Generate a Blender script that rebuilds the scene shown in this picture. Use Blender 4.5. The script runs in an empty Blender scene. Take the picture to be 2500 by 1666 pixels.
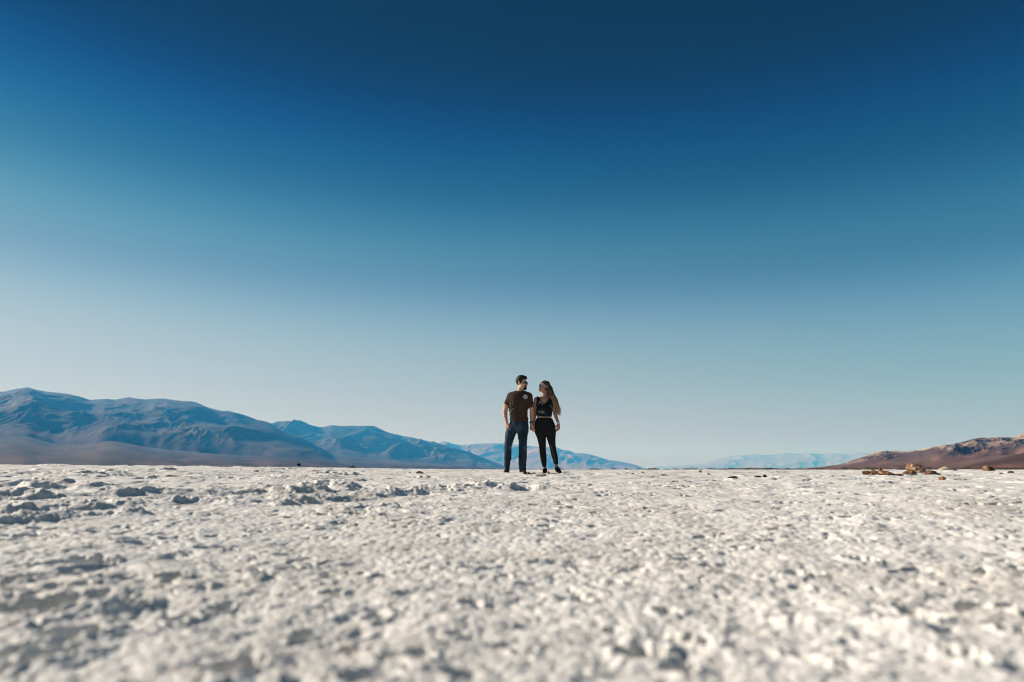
import bpy, math, random
import numpy as np
from mathutils import Vector

SC = bpy.context.scene
COL = SC.collection
rad = math.radians

# ------------------------------------------------------------------ camera, sky, sun, exposure
FPX = 2500 * 24.0 / 36.0                 # focal length in pixels of the 2500 px wide photograph
PITCH = math.atan((1147 - 833) / FPX)
EYE = 0.30
cam_data = bpy.data.cameras.new('camera')
cam = bpy.data.objects.new('camera', cam_data)
COL.objects.link(cam)
cam.location = (0, 0, EYE)
cam.rotation_euler = (math.pi / 2 + PITCH, 0, 0)
cam_data.lens = 24.0
cam_data.sensor_width = 36.0
cam_data.clip_start = 0.02
cam_data.clip_end = 400000
cam_data.dof.use_dof = True
cam_data.dof.focus_distance = 13.5
cam_data.dof.aperture_fstop = 1.7
SC.camera = cam

SUN_EL, SUN_AZ = rad(25), rad(-73)       # azimuth measured from +Y towards +X: left and a little beyond the couple
world = bpy.data.worlds.new('World')
SC.world = world
world.use_nodes = True
wn, wl = world.node_tree.nodes, world.node_tree.links
wn.clear()
sky = wn.new('ShaderNodeTexSky')
sky.sky_type = 'NISHITA'
sky.sun_disc = False
sky.sun_elevation = SUN_EL
sky.sun_rotation = SUN_AZ
sky.altitude = 0
sky.air_density = 1.0
sky.dust_density = 0.35
sky.ozone_density = 3.0
gam = wn.new('ShaderNodeGamma'); gam.inputs[1].default_value = 1.2
tcw = wn.new('ShaderNodeTexCoord'); sep = wn.new('ShaderNodeSeparateXYZ')
elev = wn.new('ShaderNodeValToRGB')                      # how deep the blue runs with the height above the horizon
SKY_DEPTH = [
    (0.00, (1.57, 0.778, 0.5405)),
    (0.03, (1.617, 0.9397, 0.6526)),
    (0.06, (1.654, 1.126, 0.7807)),
    (0.09, (1.578, 1.237, 0.8915)),
    (0.12, (1.422, 1.213, 0.9414)),
    (0.15, (1.355, 1.217, 0.9613)),
    (0.18, (1.215, 1.16, 0.9718)),
    (0.21, (0.9632, 1.019, 0.9234)),
    (0.24, (0.6629, 0.7849, 0.7682)),
    (0.27, (0.4496, 0.5856, 0.5831)),
    (0.30, (0.3798, 0.605, 0.5672)),
    (0.33, (0.264, 0.5032, 0.5202)),
    (0.36, (0.159, 0.3717, 0.4327)),
    (0.39, (0.08431, 0.259, 0.3273)),
    (0.42, (0.041, 0.2089, 0.3084)),
    (0.45, (0.01712, 0.1391, 0.2766)),
    (0.48, (0.006763, 0.07293, 0.1968)),
    (0.51, (0.002702, 0.03038, 0.105)),
    (0.54, (0.00113, 0.0113, 0.062)),
    (0.57, (0.0004896, 0.004067, 0.046)),
    (0.60, (0.0002167, 0.001452, 0.036)),
    (0.64, (9.676e-05, 0.0005193, 0.032)),
    (1.00, (9.676e-05, 0.0005193, 0.03)),
]
elev.color_ramp.interpolation = 'B_SPLINE'
els = elev.color_ramp.elements
while len(els) < len(SKY_DEPTH): els.new(0.5)
for e, (p, c) in zip(els, SKY_DEPTH): e.position = p; e.color = (*(q / 16 for q in c), 1)
def vmath(op, a, b):
    n = wn.new('ShaderNodeVectorMath'); n.operation = op
    for k, q in enumerate((a, b)):
        if isinstance(q, tuple): n.inputs[k].default_value = q
        else: wl.new(q, n.inputs[k])
    return n.outputs[0]
bg = wn.new('ShaderNodeBackground'); bg.inputs[1].default_value = 0.1
wo = wn.new('ShaderNodeOutputWorld')
wl.new(sky.outputs[0], gam.inputs[0])
wl.new(tcw.outputs['Generated'], sep.inputs[0]); wl.new(sep.outputs['Z'], elev.inputs['Fac'])
side = wn.new('ShaderNodeValToRGB'); shift = wn.new('ShaderNodeMath'); shift.operation = 'MULTIPLY_ADD'      # deepest blue away from the sun
shift.inputs[1].default_value = 0.5; shift.inputs[2].default_value = 0.5
wl.new(sep.outputs['X'], shift.inputs[0]); wl.new(shift.outputs[0], side.inputs['Fac'])
SIDE = [(0.2, (1.0, 1.0, 1.0)), (0.5, (1.0, 1.0, 1.0)), (0.66, (0.80, 0.90, 0.95)), (0.82, (0.45, 0.70, 0.85)), (1.0, (0.45, 0.70, 0.85))]
side.color_ramp.interpolation = 'B_SPLINE'
se = side.color_ramp.elements
while len(se) < len(SIDE): se.new(0.5)
for e, (p, c) in zip(se, SIDE): e.position = p; e.color = (*c, 1)
deep = vmath('MULTIPLY', vmath('MULTIPLY', vmath('MULTIPLY', gam.outputs[0], (16.0,) * 3), elev.outputs['Color']), side.outputs['Color'])
soft = vmath('DIVIDE', deep, vmath('ADD', vmath('MULTIPLY', deep, (0.18,) * 3), (1.0, 1.0, 1.0)))   # bright parts roll off as on film
wl.new(soft, bg.inputs[0])
wl.new(bg.outputs[0], wo.inputs[0])

sun_data = bpy.data.lights.new('sun', 'SUN')
sun_data.energy = 5.0
sun_data.angle = rad(0.53)
sun_data.color = (1.0, 0.955, 0.90)
sun = bpy.data.objects.new('sun', sun_data)
COL.objects.link(sun)
SUN_DIR = Vector((math.sin(SUN_AZ) * math.cos(SUN_EL), math.cos(SUN_AZ) * math.cos(SUN_EL), math.sin(SUN_EL)))
sun.rotation_euler = SUN_DIR.to_track_quat('Z', 'Y').to_euler()
sun.location = (-20, 10, 20)

SC.view_settings.view_transform = 'Standard'
SC.view_settings.look = 'None'
SC.view_settings.exposure = 0.5
SC.view_settings.gamma = 1.0
SC.cycles.use_denoising = True
SC.cycles.filter_width = 1.05
SC.cycles.max_bounces = 6
SC.cycles.volume_bounces = 2
SC.cycles.sample_clamp_indirect = 6.0
SC.cycles.use_adaptive_sampling = False

# ------------------------------------------------------------------ small helpers
def tag(o, label=None, cat=None, group=None, kind=None):
    if label: o['label'] = label
    if cat: o['category'] = cat
    if group: o['group'] = group
    if kind: o['kind'] = kind
    return o

def empty(name, loc):
    o = bpy.data.objects.new(name, None)
    o.empty_display_size = 0.1
    o.location = loc
    COL.objects.link(o)
    return o

def mesh_obj(name, verts, faces, mat=None, parent=None, smooth=True, origin=(0, 0, 0), fmat=None):
    """verts (n,3) array and faces (m,3|4) array -> ONE linked mesh object."""
    v = np.ascontiguousarray(np.asarray(verts, dtype=np.float32) - np.asarray(origin, dtype=np.float32))
    f = np.ascontiguousarray(np.asarray(faces, dtype=np.int32))
    me = bpy.data.meshes.new(name)
    me.vertices.add(len(v)); me.vertices.foreach_set('co', v.ravel())
    k = f.shape[1]
    me.loops.add(f.size); me.loops.foreach_set('vertex_index', f.ravel())
    me.polygons.add(len(f))
    me.polygons.foreach_set('loop_start', np.arange(0, f.size, k, dtype=np.int32))
    me.update(calc_edges=True)
    me.polygons.foreach_set('use_smooth', np.full(len(f), bool(smooth)))
    mats = mat if isinstance(mat, (list, tuple)) else [mat]
    for m in mats:
        if m: me.materials.append(m)
    if fmat is not None:
        me.polygons.foreach_set('material_index', np.asarray(fmat, dtype=np.int32))
    o = bpy.data.objects.new(name, me)
    COL.objects.link(o)
    if parent is not None: o.parent = parent
    return o

def attr(o, name, values):
    a = o.data.attributes.new(name, 'FLOAT', 'POINT')
    a.data.foreach_set('value', np.asarray(values, dtype=np.float32))

class Mat:
    """a material with short ways to add nodes"""
    def __init__(self, name, rough=0.8, spec=0.3):
        self.m = bpy.data.materials.new(name); self.m.use_nodes = True
        self.n = self.m.node_tree.nodes; self.l = self.m.node_tree.links
        self.b = self.n['Principled BSDF']
        self.b.inputs['Roughness'].default_value = rough
        self.b.inputs['Specular IOR Level'].default_value = spec
        self._tc = None
    def coord(self, kind='Object'):
        if self._tc is None: self._tc = self.n.new('ShaderNodeTexCoord')
        return self._tc.outputs[kind]
    def noise(self, scale, detail=4, rough=0.55, vec=None, dist=0.0):
        t = self.n.new('ShaderNodeTexNoise')
        t.inputs['Scale'].default_value = scale; t.inputs['Detail'].default_value = detail
        t.inputs['Roughness'].default_value = rough; t.inputs['Distortion'].default_value = dist
        self.l.new(vec or self.coord(), t.inputs['Vector'])
        return t.outputs['Fac']
    def stretch(self, sx, sy, sz):
        t = self.n.new('ShaderNodeMapping'); t.inputs['Scale'].default_value = (sx, sy, sz)
        self.l.new(self.coord(), t.inputs['Vector'])
        return t.outputs['Vector']
    def ramp(self, fac, stops):
        r = self.n.new('ShaderNodeValToRGB'); e = r.color_ramp.elements
        while len(e) < len(stops): e.new(0.5)
        for q, (p, c) in zip(e, stops):
            q.position = p; q.color = (c[0], c[1], c[2], 1) if len(c) == 3 else c
        self.l.new(fac, r.inputs['Fac'])
        return r.outputs['Color']
    def mix(self, fac, a, b, blend='MIX'):
        t = self.n.new('ShaderNodeMix'); t.data_type = 'RGBA'; t.blend_type = blend
        for s, k in ((fac, 0), (a, 6), (b, 7)):
            if isinstance(s, (int, float)): t.inputs[k].default_value = s
            elif isinstance(s, tuple): t.inputs[k].default_value = (s[0], s[1], s[2], 1)
            else: self.l.new(s, t.inputs[k])
        return t.outputs[2]
    def attr(self, name):
        a = self.n.new('ShaderNodeAttribute'); a.attribute_name = name
        return a.outputs['Fac']
    def color(self, c):
        if isinstance(c, tuple): self.b.inputs['Base Color'].default_value = (c[0], c[1], c[2], 1)
        else: self.l.new(c, self.b.inputs['Base Color'])
        return self
    def bump(self, height, strength=0.3, dist=0.01):
        t = self.n.new('ShaderNodeBump'); t.inputs['Strength'].default_value = strength
        t.inputs['Distance'].default_value = dist
        self.l.new(height, t.inputs['Height']); self.l.new(t.outputs[0], self.b.inputs['Normal'])
        return self

def plain(name, c, rough=0.8, spec=0.3, var=0.25, scale=30.0):
    """a colour with slight uneven wear"""
    m = Mat(name, rough, spec)
    f = m.noise(scale, 5)
    lo = tuple(x * (1 - var) for x in c); hi = tuple(min(1, x * (1 + var)) for x in c)
    m.color(m.ramp(f, [(0.3, lo), (0.7, hi)]))
    return m.m

# ------------------------------------------------------------------ numpy noise
_r = np.random.RandomState(7)
_P = _r.permutation(256).astype(np.int32); _P = np.concatenate([_P, _P, _P[:2]])
_G2 = np.stack([np.cos(np.arange(256) * 2.39996), np.sin(np.arange(256) * 2.39996)], 1).astype(np.float32)
_U = _r.rand(256, 4).astype(np.float32)

def perlin(x, y):
    xi = np.floor(x).astype(np.int32); yi = np.floor(y).astype(np.int32)
    xf = (x - xi).astype(np.float32); yf = (y - yi).astype(np.float32)
    u = xf * xf * xf * (xf * (xf * 6 - 15) + 10); v = yf * yf * yf * (yf * (yf * 6 - 15) + 10)
    xi &= 255; yi &= 255
    def g(dx, dy):
        k = _P[_P[xi + dx] + ((yi + dy) & 255)]
        return _G2[k, 0] * (xf - dx) + _G2[k, 1] * (yf - dy)
    a = g(0, 0); a += u * (g(1, 0) - a)
    b = g(0, 1); b += u * (g(1, 1) - b)
    return (a + v * (b - a)) * 1.4

def fbm(x, y, oct=4, gain=0.5, lac=2.03):
    s = 0; a = 1.0; t = 0
    for k in range(oct):
        s = s + a * perlin(x + 17.3 * k, y - 9.1 * k); t += a; a *= gain; x = x * lac; y = y * lac
    return s / t

def ridged(x, y, oct=5, gain=0.5, lac=2.05):
    s = 0; a = 1.0; t = 0; w = 1.0
    for k in range(oct):
        n = 1 - np.abs(perlin(x + 31.7 * k, y + 11.3 * k)); n = n * n
        s = s + a * n * w; t += a; w = np.clip(n * 1.6, 0, 1); a *= gain; x = x * lac; y = y * lac
    return s / t

def domes(x, y, seed=0, r=0.78, power=0.8, fill=1.0):
    """rounded lumps packed on a jittered grid of unit cells: the highest one at every point"""
    xi = np.floor(x).astype(np.int32); yi = np.floor(y).astype(np.int32)
    out = np.zeros_like(x, dtype=np.float32)
    for dx in (-1, 0, 1):
        for dy in (-1, 0, 1):
            cx = xi + dx; cy = yi + dy
            h = _P[(_P[(cx + seed * 57) & 255] + cy + seed * 131) & 255]
            u = _U[h]
            d2 = (x - cx - u[..., 0]) ** 2 + (y - cy - u[..., 1]) ** 2
            rr = r * (0.55 + 0.45 * u[..., 2])
            b = np.clip(1 - d2 / (rr * rr), 0, 1) ** power * (0.35 + 0.65 * u[..., 3])
            if fill < 1: b = np.where(u[..., 2] < fill, b, 0)
            out = np.maximum(out, b)
    return out

def plates(x, y, seed=0):
    """broken crust: every cell a slab with its own height and tilt, so that slab edges are small cliffs"""
    xi = np.floor(x).astype(np.int32); yi = np.floor(y).astype(np.int32)
    best = np.full(x.shape, 9, dtype=np.float32); out = np.zeros(x.shape, dtype=np.float32)
    for dx in (-1, 0, 1):
        for dy in (-1, 0, 1):
            cx = xi + dx; cy = yi + dy
            h = _P[(_P[(cx + seed * 57) & 255] + cy + seed * 131) & 255]
            u = _U[h]
            ex = x - cx - u[..., 0]; ey = y - cy - u[..., 1]
            d2 = ex * ex + ey * ey
            v = u[..., 3] ** 2 + (u[..., 2] - 0.5) * ex * 1.2 + (u[..., 1] - 0.5) * ey * 1.2
            m = d2 < best
            out = np.where(m, v, out); best = np.where(m, d2, best)
    return out

def sstep(a, b, x):
    t = np.clip((x - a) / (b - a), 0, 1)
    return t * t * (3 - 2 * t)

# pixel of the photograph -> direction
def px_dir(px, py):
    xn = (np.asarray(px, float) - 1250) / FPX; yn = (833 - np.asarray(py, float)) / FPX
    return xn, math.cos(PITCH) - yn * math.sin(PITCH), math.sin(PITCH) + yn * math.cos(PITCH)
def px_az(px, py=1100.0):
    X, Y, Z = px_dir(px, py); return np.arctan2(X, Y)
def px_tan(px, py):
    X, Y, Z = px_dir(px, py); return Z / np.hypot(X, Y)

# ------------------------------------------------------------------ ground: one sheet of salt crust out to the valley floor
def ground_base(x, y):
    d = np.hypot(x, y)
    z = 0.235 * sstep(0.8, 11.0, np.where(y > 0, d, d * 0.3))
    left = np.maximum(0, -x - 0.02 * d)
    z = z + 0.0095 * left * sstep(7, 22, d) * np.exp(-(np.maximum(0, d - 500) / 600) ** 2)
    return z

def ground_at(px, py):
    """where the line of sight through a photo pixel meets the base surface"""
    X, Y, Z = px_dir(px, py)
    n = math.hypot(X, Y); X /= n; Y /= n; Z /= n
    ds = np.geomspace(0.5, 400, 6000)
    zz = EYE + Z * ds - ground_base(X * ds, Y * ds)
    k = int(np.argmax(zz < 0)) if (zz < 0).any() else len(ds) - 1
    return X * ds[k], Y * ds[k]

RIDGES = [   # pressure ridges of the crust: photo points, height, half width
    ([(-250, 1226), (0, 1224), (200, 1214), (430, 1209), (620, 1209), (760, 1206)], 0.078, 0.17),
    ([(-250, 1262), (0, 1258), (140, 1250), (330, 1241), (560, 1230), (760, 1224), (930, 1210), (1060, 1200)], 0.066, 0.15),
    ([(-250, 1285), (0, 1281), (180, 1268), (330, 1264)], 0.050, 0.10),
    ([(-200, 1190), (0, 1188), (110, 1186)], 0.070, 0.20),
    ([(420, 1236), (600, 1240), (700, 1238)], 0.045, 0.10),
    ([(480, 1196), (640, 1194)], 0.05, 0.16),
    ([(-100, 1163), (120, 1162), (330, 1160), (480, 1164)], 0.065, 0.28),
    ([(240, 1149), (330, 1150), (440, 1151)], 0.05, 0.4),
    ([(1060, 1197), (1150, 1194), (1230, 1197)], 0.070, 0.16),
    ([(1260, 1194), (1290, 1192), (1330, 1195)], 0.06, 0.12),
    ([(120, 1192), (165, 1190), (215, 1193)], 0.10, 0.18),
    ([(755, 1196), (800, 1194), (845, 1199)], 0.09, 0.13),
    ([(790, 1163), (850, 1164)], 0.08, 0.25),
    ([(20, 1460), (120, 1440), (230, 1425)], 0.022, 0.06),
    ([(60, 1530), (200, 1505), (330, 1490)], 0.02, 0.05),
]
PITS = [   # open hollows of the near crust: photo point, width in photo pixels, slant
    (122, 1486, 150, .5), (202, 1384, 80, .4), (170, 1560, 95, .5), (127, 1612, 90, .4), (32, 1602, 70, .4), (250, 1478, 70, .5), (701, 1395, 46, .2), (637, 1414, 40, .1), (1147, 1485, 50, 0), (542, 1493, 50, .1),
    (435, 1517, 75, -.2), (919, 1512, 60, .2), (573, 1650, 120, .3), (733, 1560, 60, .2), (810, 1453, 50, -.1), (488, 1546, 45, 0), (2102, 1374, 58, -.1), (1627, 1507, 60, 0), (1755, 1461, 46, -.2), (1569, 1602, 110, .1),
    (1712, 1576, 70, -.5), (1935, 1533, 70, -.6), (2201, 1544, 62, -.4), (1962, 1613, 70, -.7), (1664, 1640, 75, .1), (2079, 1634, 70, -.6), (2488, 1507, 60, -.3), (2488, 1565, 70, 0), (1494, 1546, 46, 0), (1988, 1411, 40, 0),
    (1940, 1414, 52, .2), (2240, 1510, 80, -.3), (1640, 1382, 34, -.1), (330, 1490, 60, .4), (60, 1420, 60, .3), (1280, 1600, 60, .2), (1020, 1625, 70, -.2), (1420, 1480, 46, .1), (2330, 1440, 44, 0), (1840, 1345, 30, 0), (980, 1405, 36, 0), (1230, 1415, 36, .1),
    (420, 1420, 50, .2), (860, 1600, 60, .2), (1110, 1560, 50, .2), (2360, 1620, 70, -.3), (1500, 1425, 34, 0), (300, 1330, 40, .1), (560, 1345, 30, 0),
]
PITS = [(ground_at(px, py), w, sl) for px, py, w, sl in PITS]
RIDGES = [([ground_at(*p) for p in pts], h, w) for pts, h, w in RIDGES]

def seg_dist(x, y, pts):
    best = np.full(x.shape, 1e9, dtype=np.float32)
    for (ax, ay), (bx, by) in zip(pts, pts[1:]):
        vx, vy = bx - ax, by - ay
        t = np.clip(((x - ax) * vx + (y - ay) * vy) / (vx * vx + vy * vy), 0, 1)
        best = np.minimum(best, np.hypot(x - ax - t * vx, y - ay - t * vy))
    return best

def ground_z(x, y, fine=None):
    """fine: local spacing of the sheet; lumps smaller than that are left out"""
    x = np.asarray(x, np.float32); y = np.asarray(y, np.float32)
    d = np.hypot(x, y)
    if fine is None: fine = d * 0.0022
    def vis(w): return np.clip((w / np.maximum(fine, 1e-5) - 1.3) / 1.8, 0, 1)
    z = ground_base(x, y).astype(np.float32)
    near = sstep(700, 250, d)
    wx = x + 0.05 * perlin(x * 3.1, y * 3.1); wy = y + 0.05 * perlin(x * 3.1 + 40, y * 3.1 + 7)
    # calm and rough patches
    patch = np.clip(0.62 + 0.75 * fbm(x * 0.55 + 3, y * 0.55, 3), 0.12, 1.5)
    # swells
    z += near * (0.030 * fbm(x * 0.9, y * 0.9, 3) * sstep(1.2, 5, d) + 0.020 * sstep(4, 16, d) * fbm(x * 0.35 + 9, y * 0.35, 2))
    z += vis(0.3) * 0.016 * fbm(wx * 3.3, wy * 3.3, 3)
    # far mounds: rims of the crust polygons
    far = sstep(9, 22, d) * near
    z += far * 0.055 * np.clip(ridged(x * 0.22 + 5, y * 0.22, 3) - 0.52, 0, 1) * 2
    # pressure ridges
    for pts, h, w in RIDGES:
        xs = [p[0] for p in pts]; ys = [p[1] for p in pts]
        m = (x > min(xs) - 4 * w) & (x < max(xs) + 4 * w) & (y > min(ys) - 4 * w) & (y < max(ys) + 4 * w)
        if not m.any(): continue
        xm, ym = x[m], y[m]
        s = 0.22 / w
        q = seg_dist(xm + 0.8 * w * fbm(xm * 2.6 * s, ym * 2.6 * s, 3), ym + 0.8 * w * fbm(xm * 2.6 * s + 9, ym * 2.6 * s, 3), pts) / w
        lump = np.clip(0.50 + 1.00 * fbm(xm * 1.5 * s, ym * 2.3 * s + 4, 4), 0.0, 1.25)
        rough = 0.55 * plates(xm * 5.5 * s + 0.3 * perlin(xm * 30, ym * 30), ym * 5.5 * s, 5) + 0.30 * domes(xm * 9 * s, ym * 9 * s, 6, 0.8, 0.6) + 0.22 * domes(xm * 21 * s, ym * 21 * s, 7, 0.8, 0.6)
        z[m] += h * (np.exp(-np.abs(q) ** 3 * 1.3) * lump * (0.75 + 0.36 * rough) + 0.22 * np.exp(-q * q * 0.35) * rough * np.clip(lump, 0, 1))
    # nodules, large to small
    z += vis(0.16) * patch ** 2 * 0.012 * domes(wx / 0.17, wy / 0.17, 1, 0.85, 0.9, 0.7)
    z += vis(0.06) * (0.15 + 0.7 * patch) * 0.0068 * domes(wx / 0.07, wy / 0.07, 2, 0.9, 0.8)
    z += vis(0.03) * 0.0054 * domes(wx / 0.031, wy / 0.031, 3, 0.85)
    z += vis(0.014) * 0.0028 * domes(x / 0.0135, y / 0.0135, 4)
    # slabs and crumbs of broken crust that stay visible farther out; more of them on the left
    ragx = x + 0.035 * perlin(x * 14, y * 14) + 0.012 * perlin(x * 41, y * 41); ragy = y + 0.035 * perlin(x * 14 + 8, y * 14) + 0.012 * perlin(x * 41, y * 41 + 5)
    west = 0.55 + 0.75 * sstep(0.15, -0.45, x / np.maximum(d, 0.1))
    buck = np.clip(0.12 + 1.7 * fbm(x * 0.8 + 21, y * 0.8, 3), 0.02, 1.2) * west
    z += vis(0.12) * sstep(2.2, 4.5, d) * near * buck * 0.018 * plates(ragx / 0.15, ragy / 0.11, 31)
    z += sstep(3, 7, d) * near * buck * 0.030 * plates(ragx / 0.40, ragy / 0.26, 33)
    z += sstep(9, 18, d) * near * np.clip(patch, 0.2, 1) * west * 0.050 * plates(ragx / 1.3, ragy / 0.8, 35)
    z += vis(0.06) * sstep(2, 5, d) * near * buck * 0.016 * domes(ragx / 0.34, ragy / 0.16, 41, 0.5, 0.8, 0.55)
    # pits between the nodules: few, deep, with open smooth crust around them
    spots = np.clip(0.25 + 1.5 * fbm(x * 1.3 + 70, y * 1.3, 2), 0, 1)
    px_, py_ = wx + 0.02 * perlin(x * 21, y * 21), wy + 0.02 * perlin(x * 21 + 4, y * 21)
    pit = domes(px_ / 0.26 - py_ * 1.2, py_ / 0.17, 8, 0.34, 0.55, 0.60)
    z -= vis(0.07) * 0.056 * pit * spots
    pit = domes(px_ / 0.12, py_ / 0.085, 11, 0.34, 0.6, 0.42)
    z -= vis(0.04) * 0.026 * pit * (0.35 + 0.65 * spots)
    pit = domes(px_ / 0.8, py_ / 0.42, 13, 0.30, 0.6, 0.5)
    z -= sstep(4, 9, d) * near * 0.065 * pit
    for (cx, cy), w, sl in PITS:
        r = w / 2 * math.hypot(cx, cy) / FPX
        m = (np.abs(x - cx) < 3 * r) & (np.abs(y - cy) < 3.5 * r)
        if not m.any(): continue
        ex, ey = (x[m] - cx) / r, (y[m] - cy) / r - sl * (x[m] - cx) / r
        q = np.hypot(ex, ey * .8) + .6 * fbm(x[m] / r * 1.3, y[m] / r * 1.3, 4)
        z[m] += min(r, .055) * (-1.9 * np.clip(1 - q, 0, 1) ** .7 + .20 * np.exp(-((q - 1.2) / .3) ** 2))
    # fine cracks where the crust has buckled
    crack = 1 - np.abs(perlin(x * 3.7 + 0.4 * perlin(x * 11, y * 11), y * 5.2))
    z -= vis(0.05) * 0.012 * np.clip((crack - 0.955) / 0.045, 0, 1) * np.clip(spots * 1.4, 0, 1)
    return z

def build_ground():
    a_f = np.arange(-rad(54), rad(54), 1 / 683.0 / 1.05)
    a_b = np.linspace(rad(54), 2 * math.pi - rad(54), 90)
    ang = np.concatenate([a_f, a_b])[:-1]
    rr = [0.03, 0.1, 0.2, 0.3, 0.4, 0.5, 0.6, 0.66, 0.72]
    r = 0.76
    while r < 15: rr.append(r); r *= 1.0024
    while r < 60: rr.append(r); r *= 1.0045
    while r < 400: rr.append(r); r *= 1.012
    while r < 90000: rr.append(r); r *= 1.12
    rr = np.array(rr)
    R, A = np.meshgrid(rr, ang, indexing='ij')
    X = (R * np.sin(A)).astype(np.float32); Y = (R * np.cos(A)).astype(np.float32)
    fine = R * 0.0024
    fine[:, len(a_f):] = R[:, len(a_f):] * 0.05
    fine[rr > 15] = np.maximum(fine[rr > 15], R[rr > 15] * 0.0032)
    Z = ground_z(X.ravel(), Y.ravel(), fine.ravel().astype(np.float32))
    nr, na = R.shape
    i = np.arange(nr - 1)[:, None] * na; j = np.arange(na)[None, :]; j2 = (j + 1) % na
    f = np.stack([i + j, i + na + j, i + na + j2, i + j2], -1).reshape(-1, 4)[:, ::-1]
    v = np.stack([X.ravel(), Y.ravel(), Z], 1)
    m = Mat('salt_crust', 0.75, 0.25)
    tint = m.ramp(m.noise(0.9, 6, 0.6), [(0.30, (0.665, 0.635, 0.58)), (0.5, (0.77, 0.752, 0.715)), (0.72, (0.815, 0.803, 0.778))])
    grain = m.ramp(m.noise(60, 4, 0.7), [(0.28, (0.74, 0.72, 0.70)), (0.42, (0.93, 0.925, 0.92)), (0.65, (1, 1, 1))])
    c = m.mix(1.0, tint, grain, 'MULTIPLY')
    rust = m.ramp(m.noise(2.3, 7, 0.65), [(0.66, (0, 0, 0)), (0.78, (1, 1, 1))])
    mud = m.ramp(m.noise(3.4, 8, 0.68, dist=0.6), [(0.60, (0, 0, 0.036)), (0.70, (1, 1, 1))])
    c = m.mix(mud, c, (0.52, 0.46, 0.39))
    c = m.mix(rust, c, (0.36, 0.25, 0.17))
    geo = m.n.new('ShaderNodeNewGeometry')
    ln = m.n.new('ShaderNodeVectorMath'); ln.operation = 'LENGTH'; m.l.new(geo.outputs['Position'], ln.inputs[0])
    mr = m.n.new('ShaderNodeMapRange'); mr.inputs[1].default_value = 420; mr.inputs[2].default_value = 700
    m.l.new(ln.outputs['Value'], mr.inputs[0])
    soil = m.ramp(m.noise(0.004, 6), [(0.35, (0.13, 0.095, 0.075)), (0.65, (0.20, 0.15, 0.125))])
    m.color(m.mix(mr.outputs[0], c, soil))
    m.bump(m.noise(230, 5, 0.7), 0.5, 0.0035)
    o = mesh_obj('ground', v, f, m.m)
    tag(o, 'white nodular salt crust reaching flat to the foot of the mountains', 'ground', kind='structure')
    return o
build_ground()

# ------------------------------------------------------------------ mountains
def interp(pts, x):
    p = np.array(sorted(pts), float)
    return np.interp(x, p[:, 0], p[:, 1])

def soften(y, n):
    k = np.hanning(n + 2)[1:-1]; k /= k.sum()
    return np.convolve(np.pad(y, n // 2, mode='edge'), k, 'same')[n // 2: n // 2 + len(y)]

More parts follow.
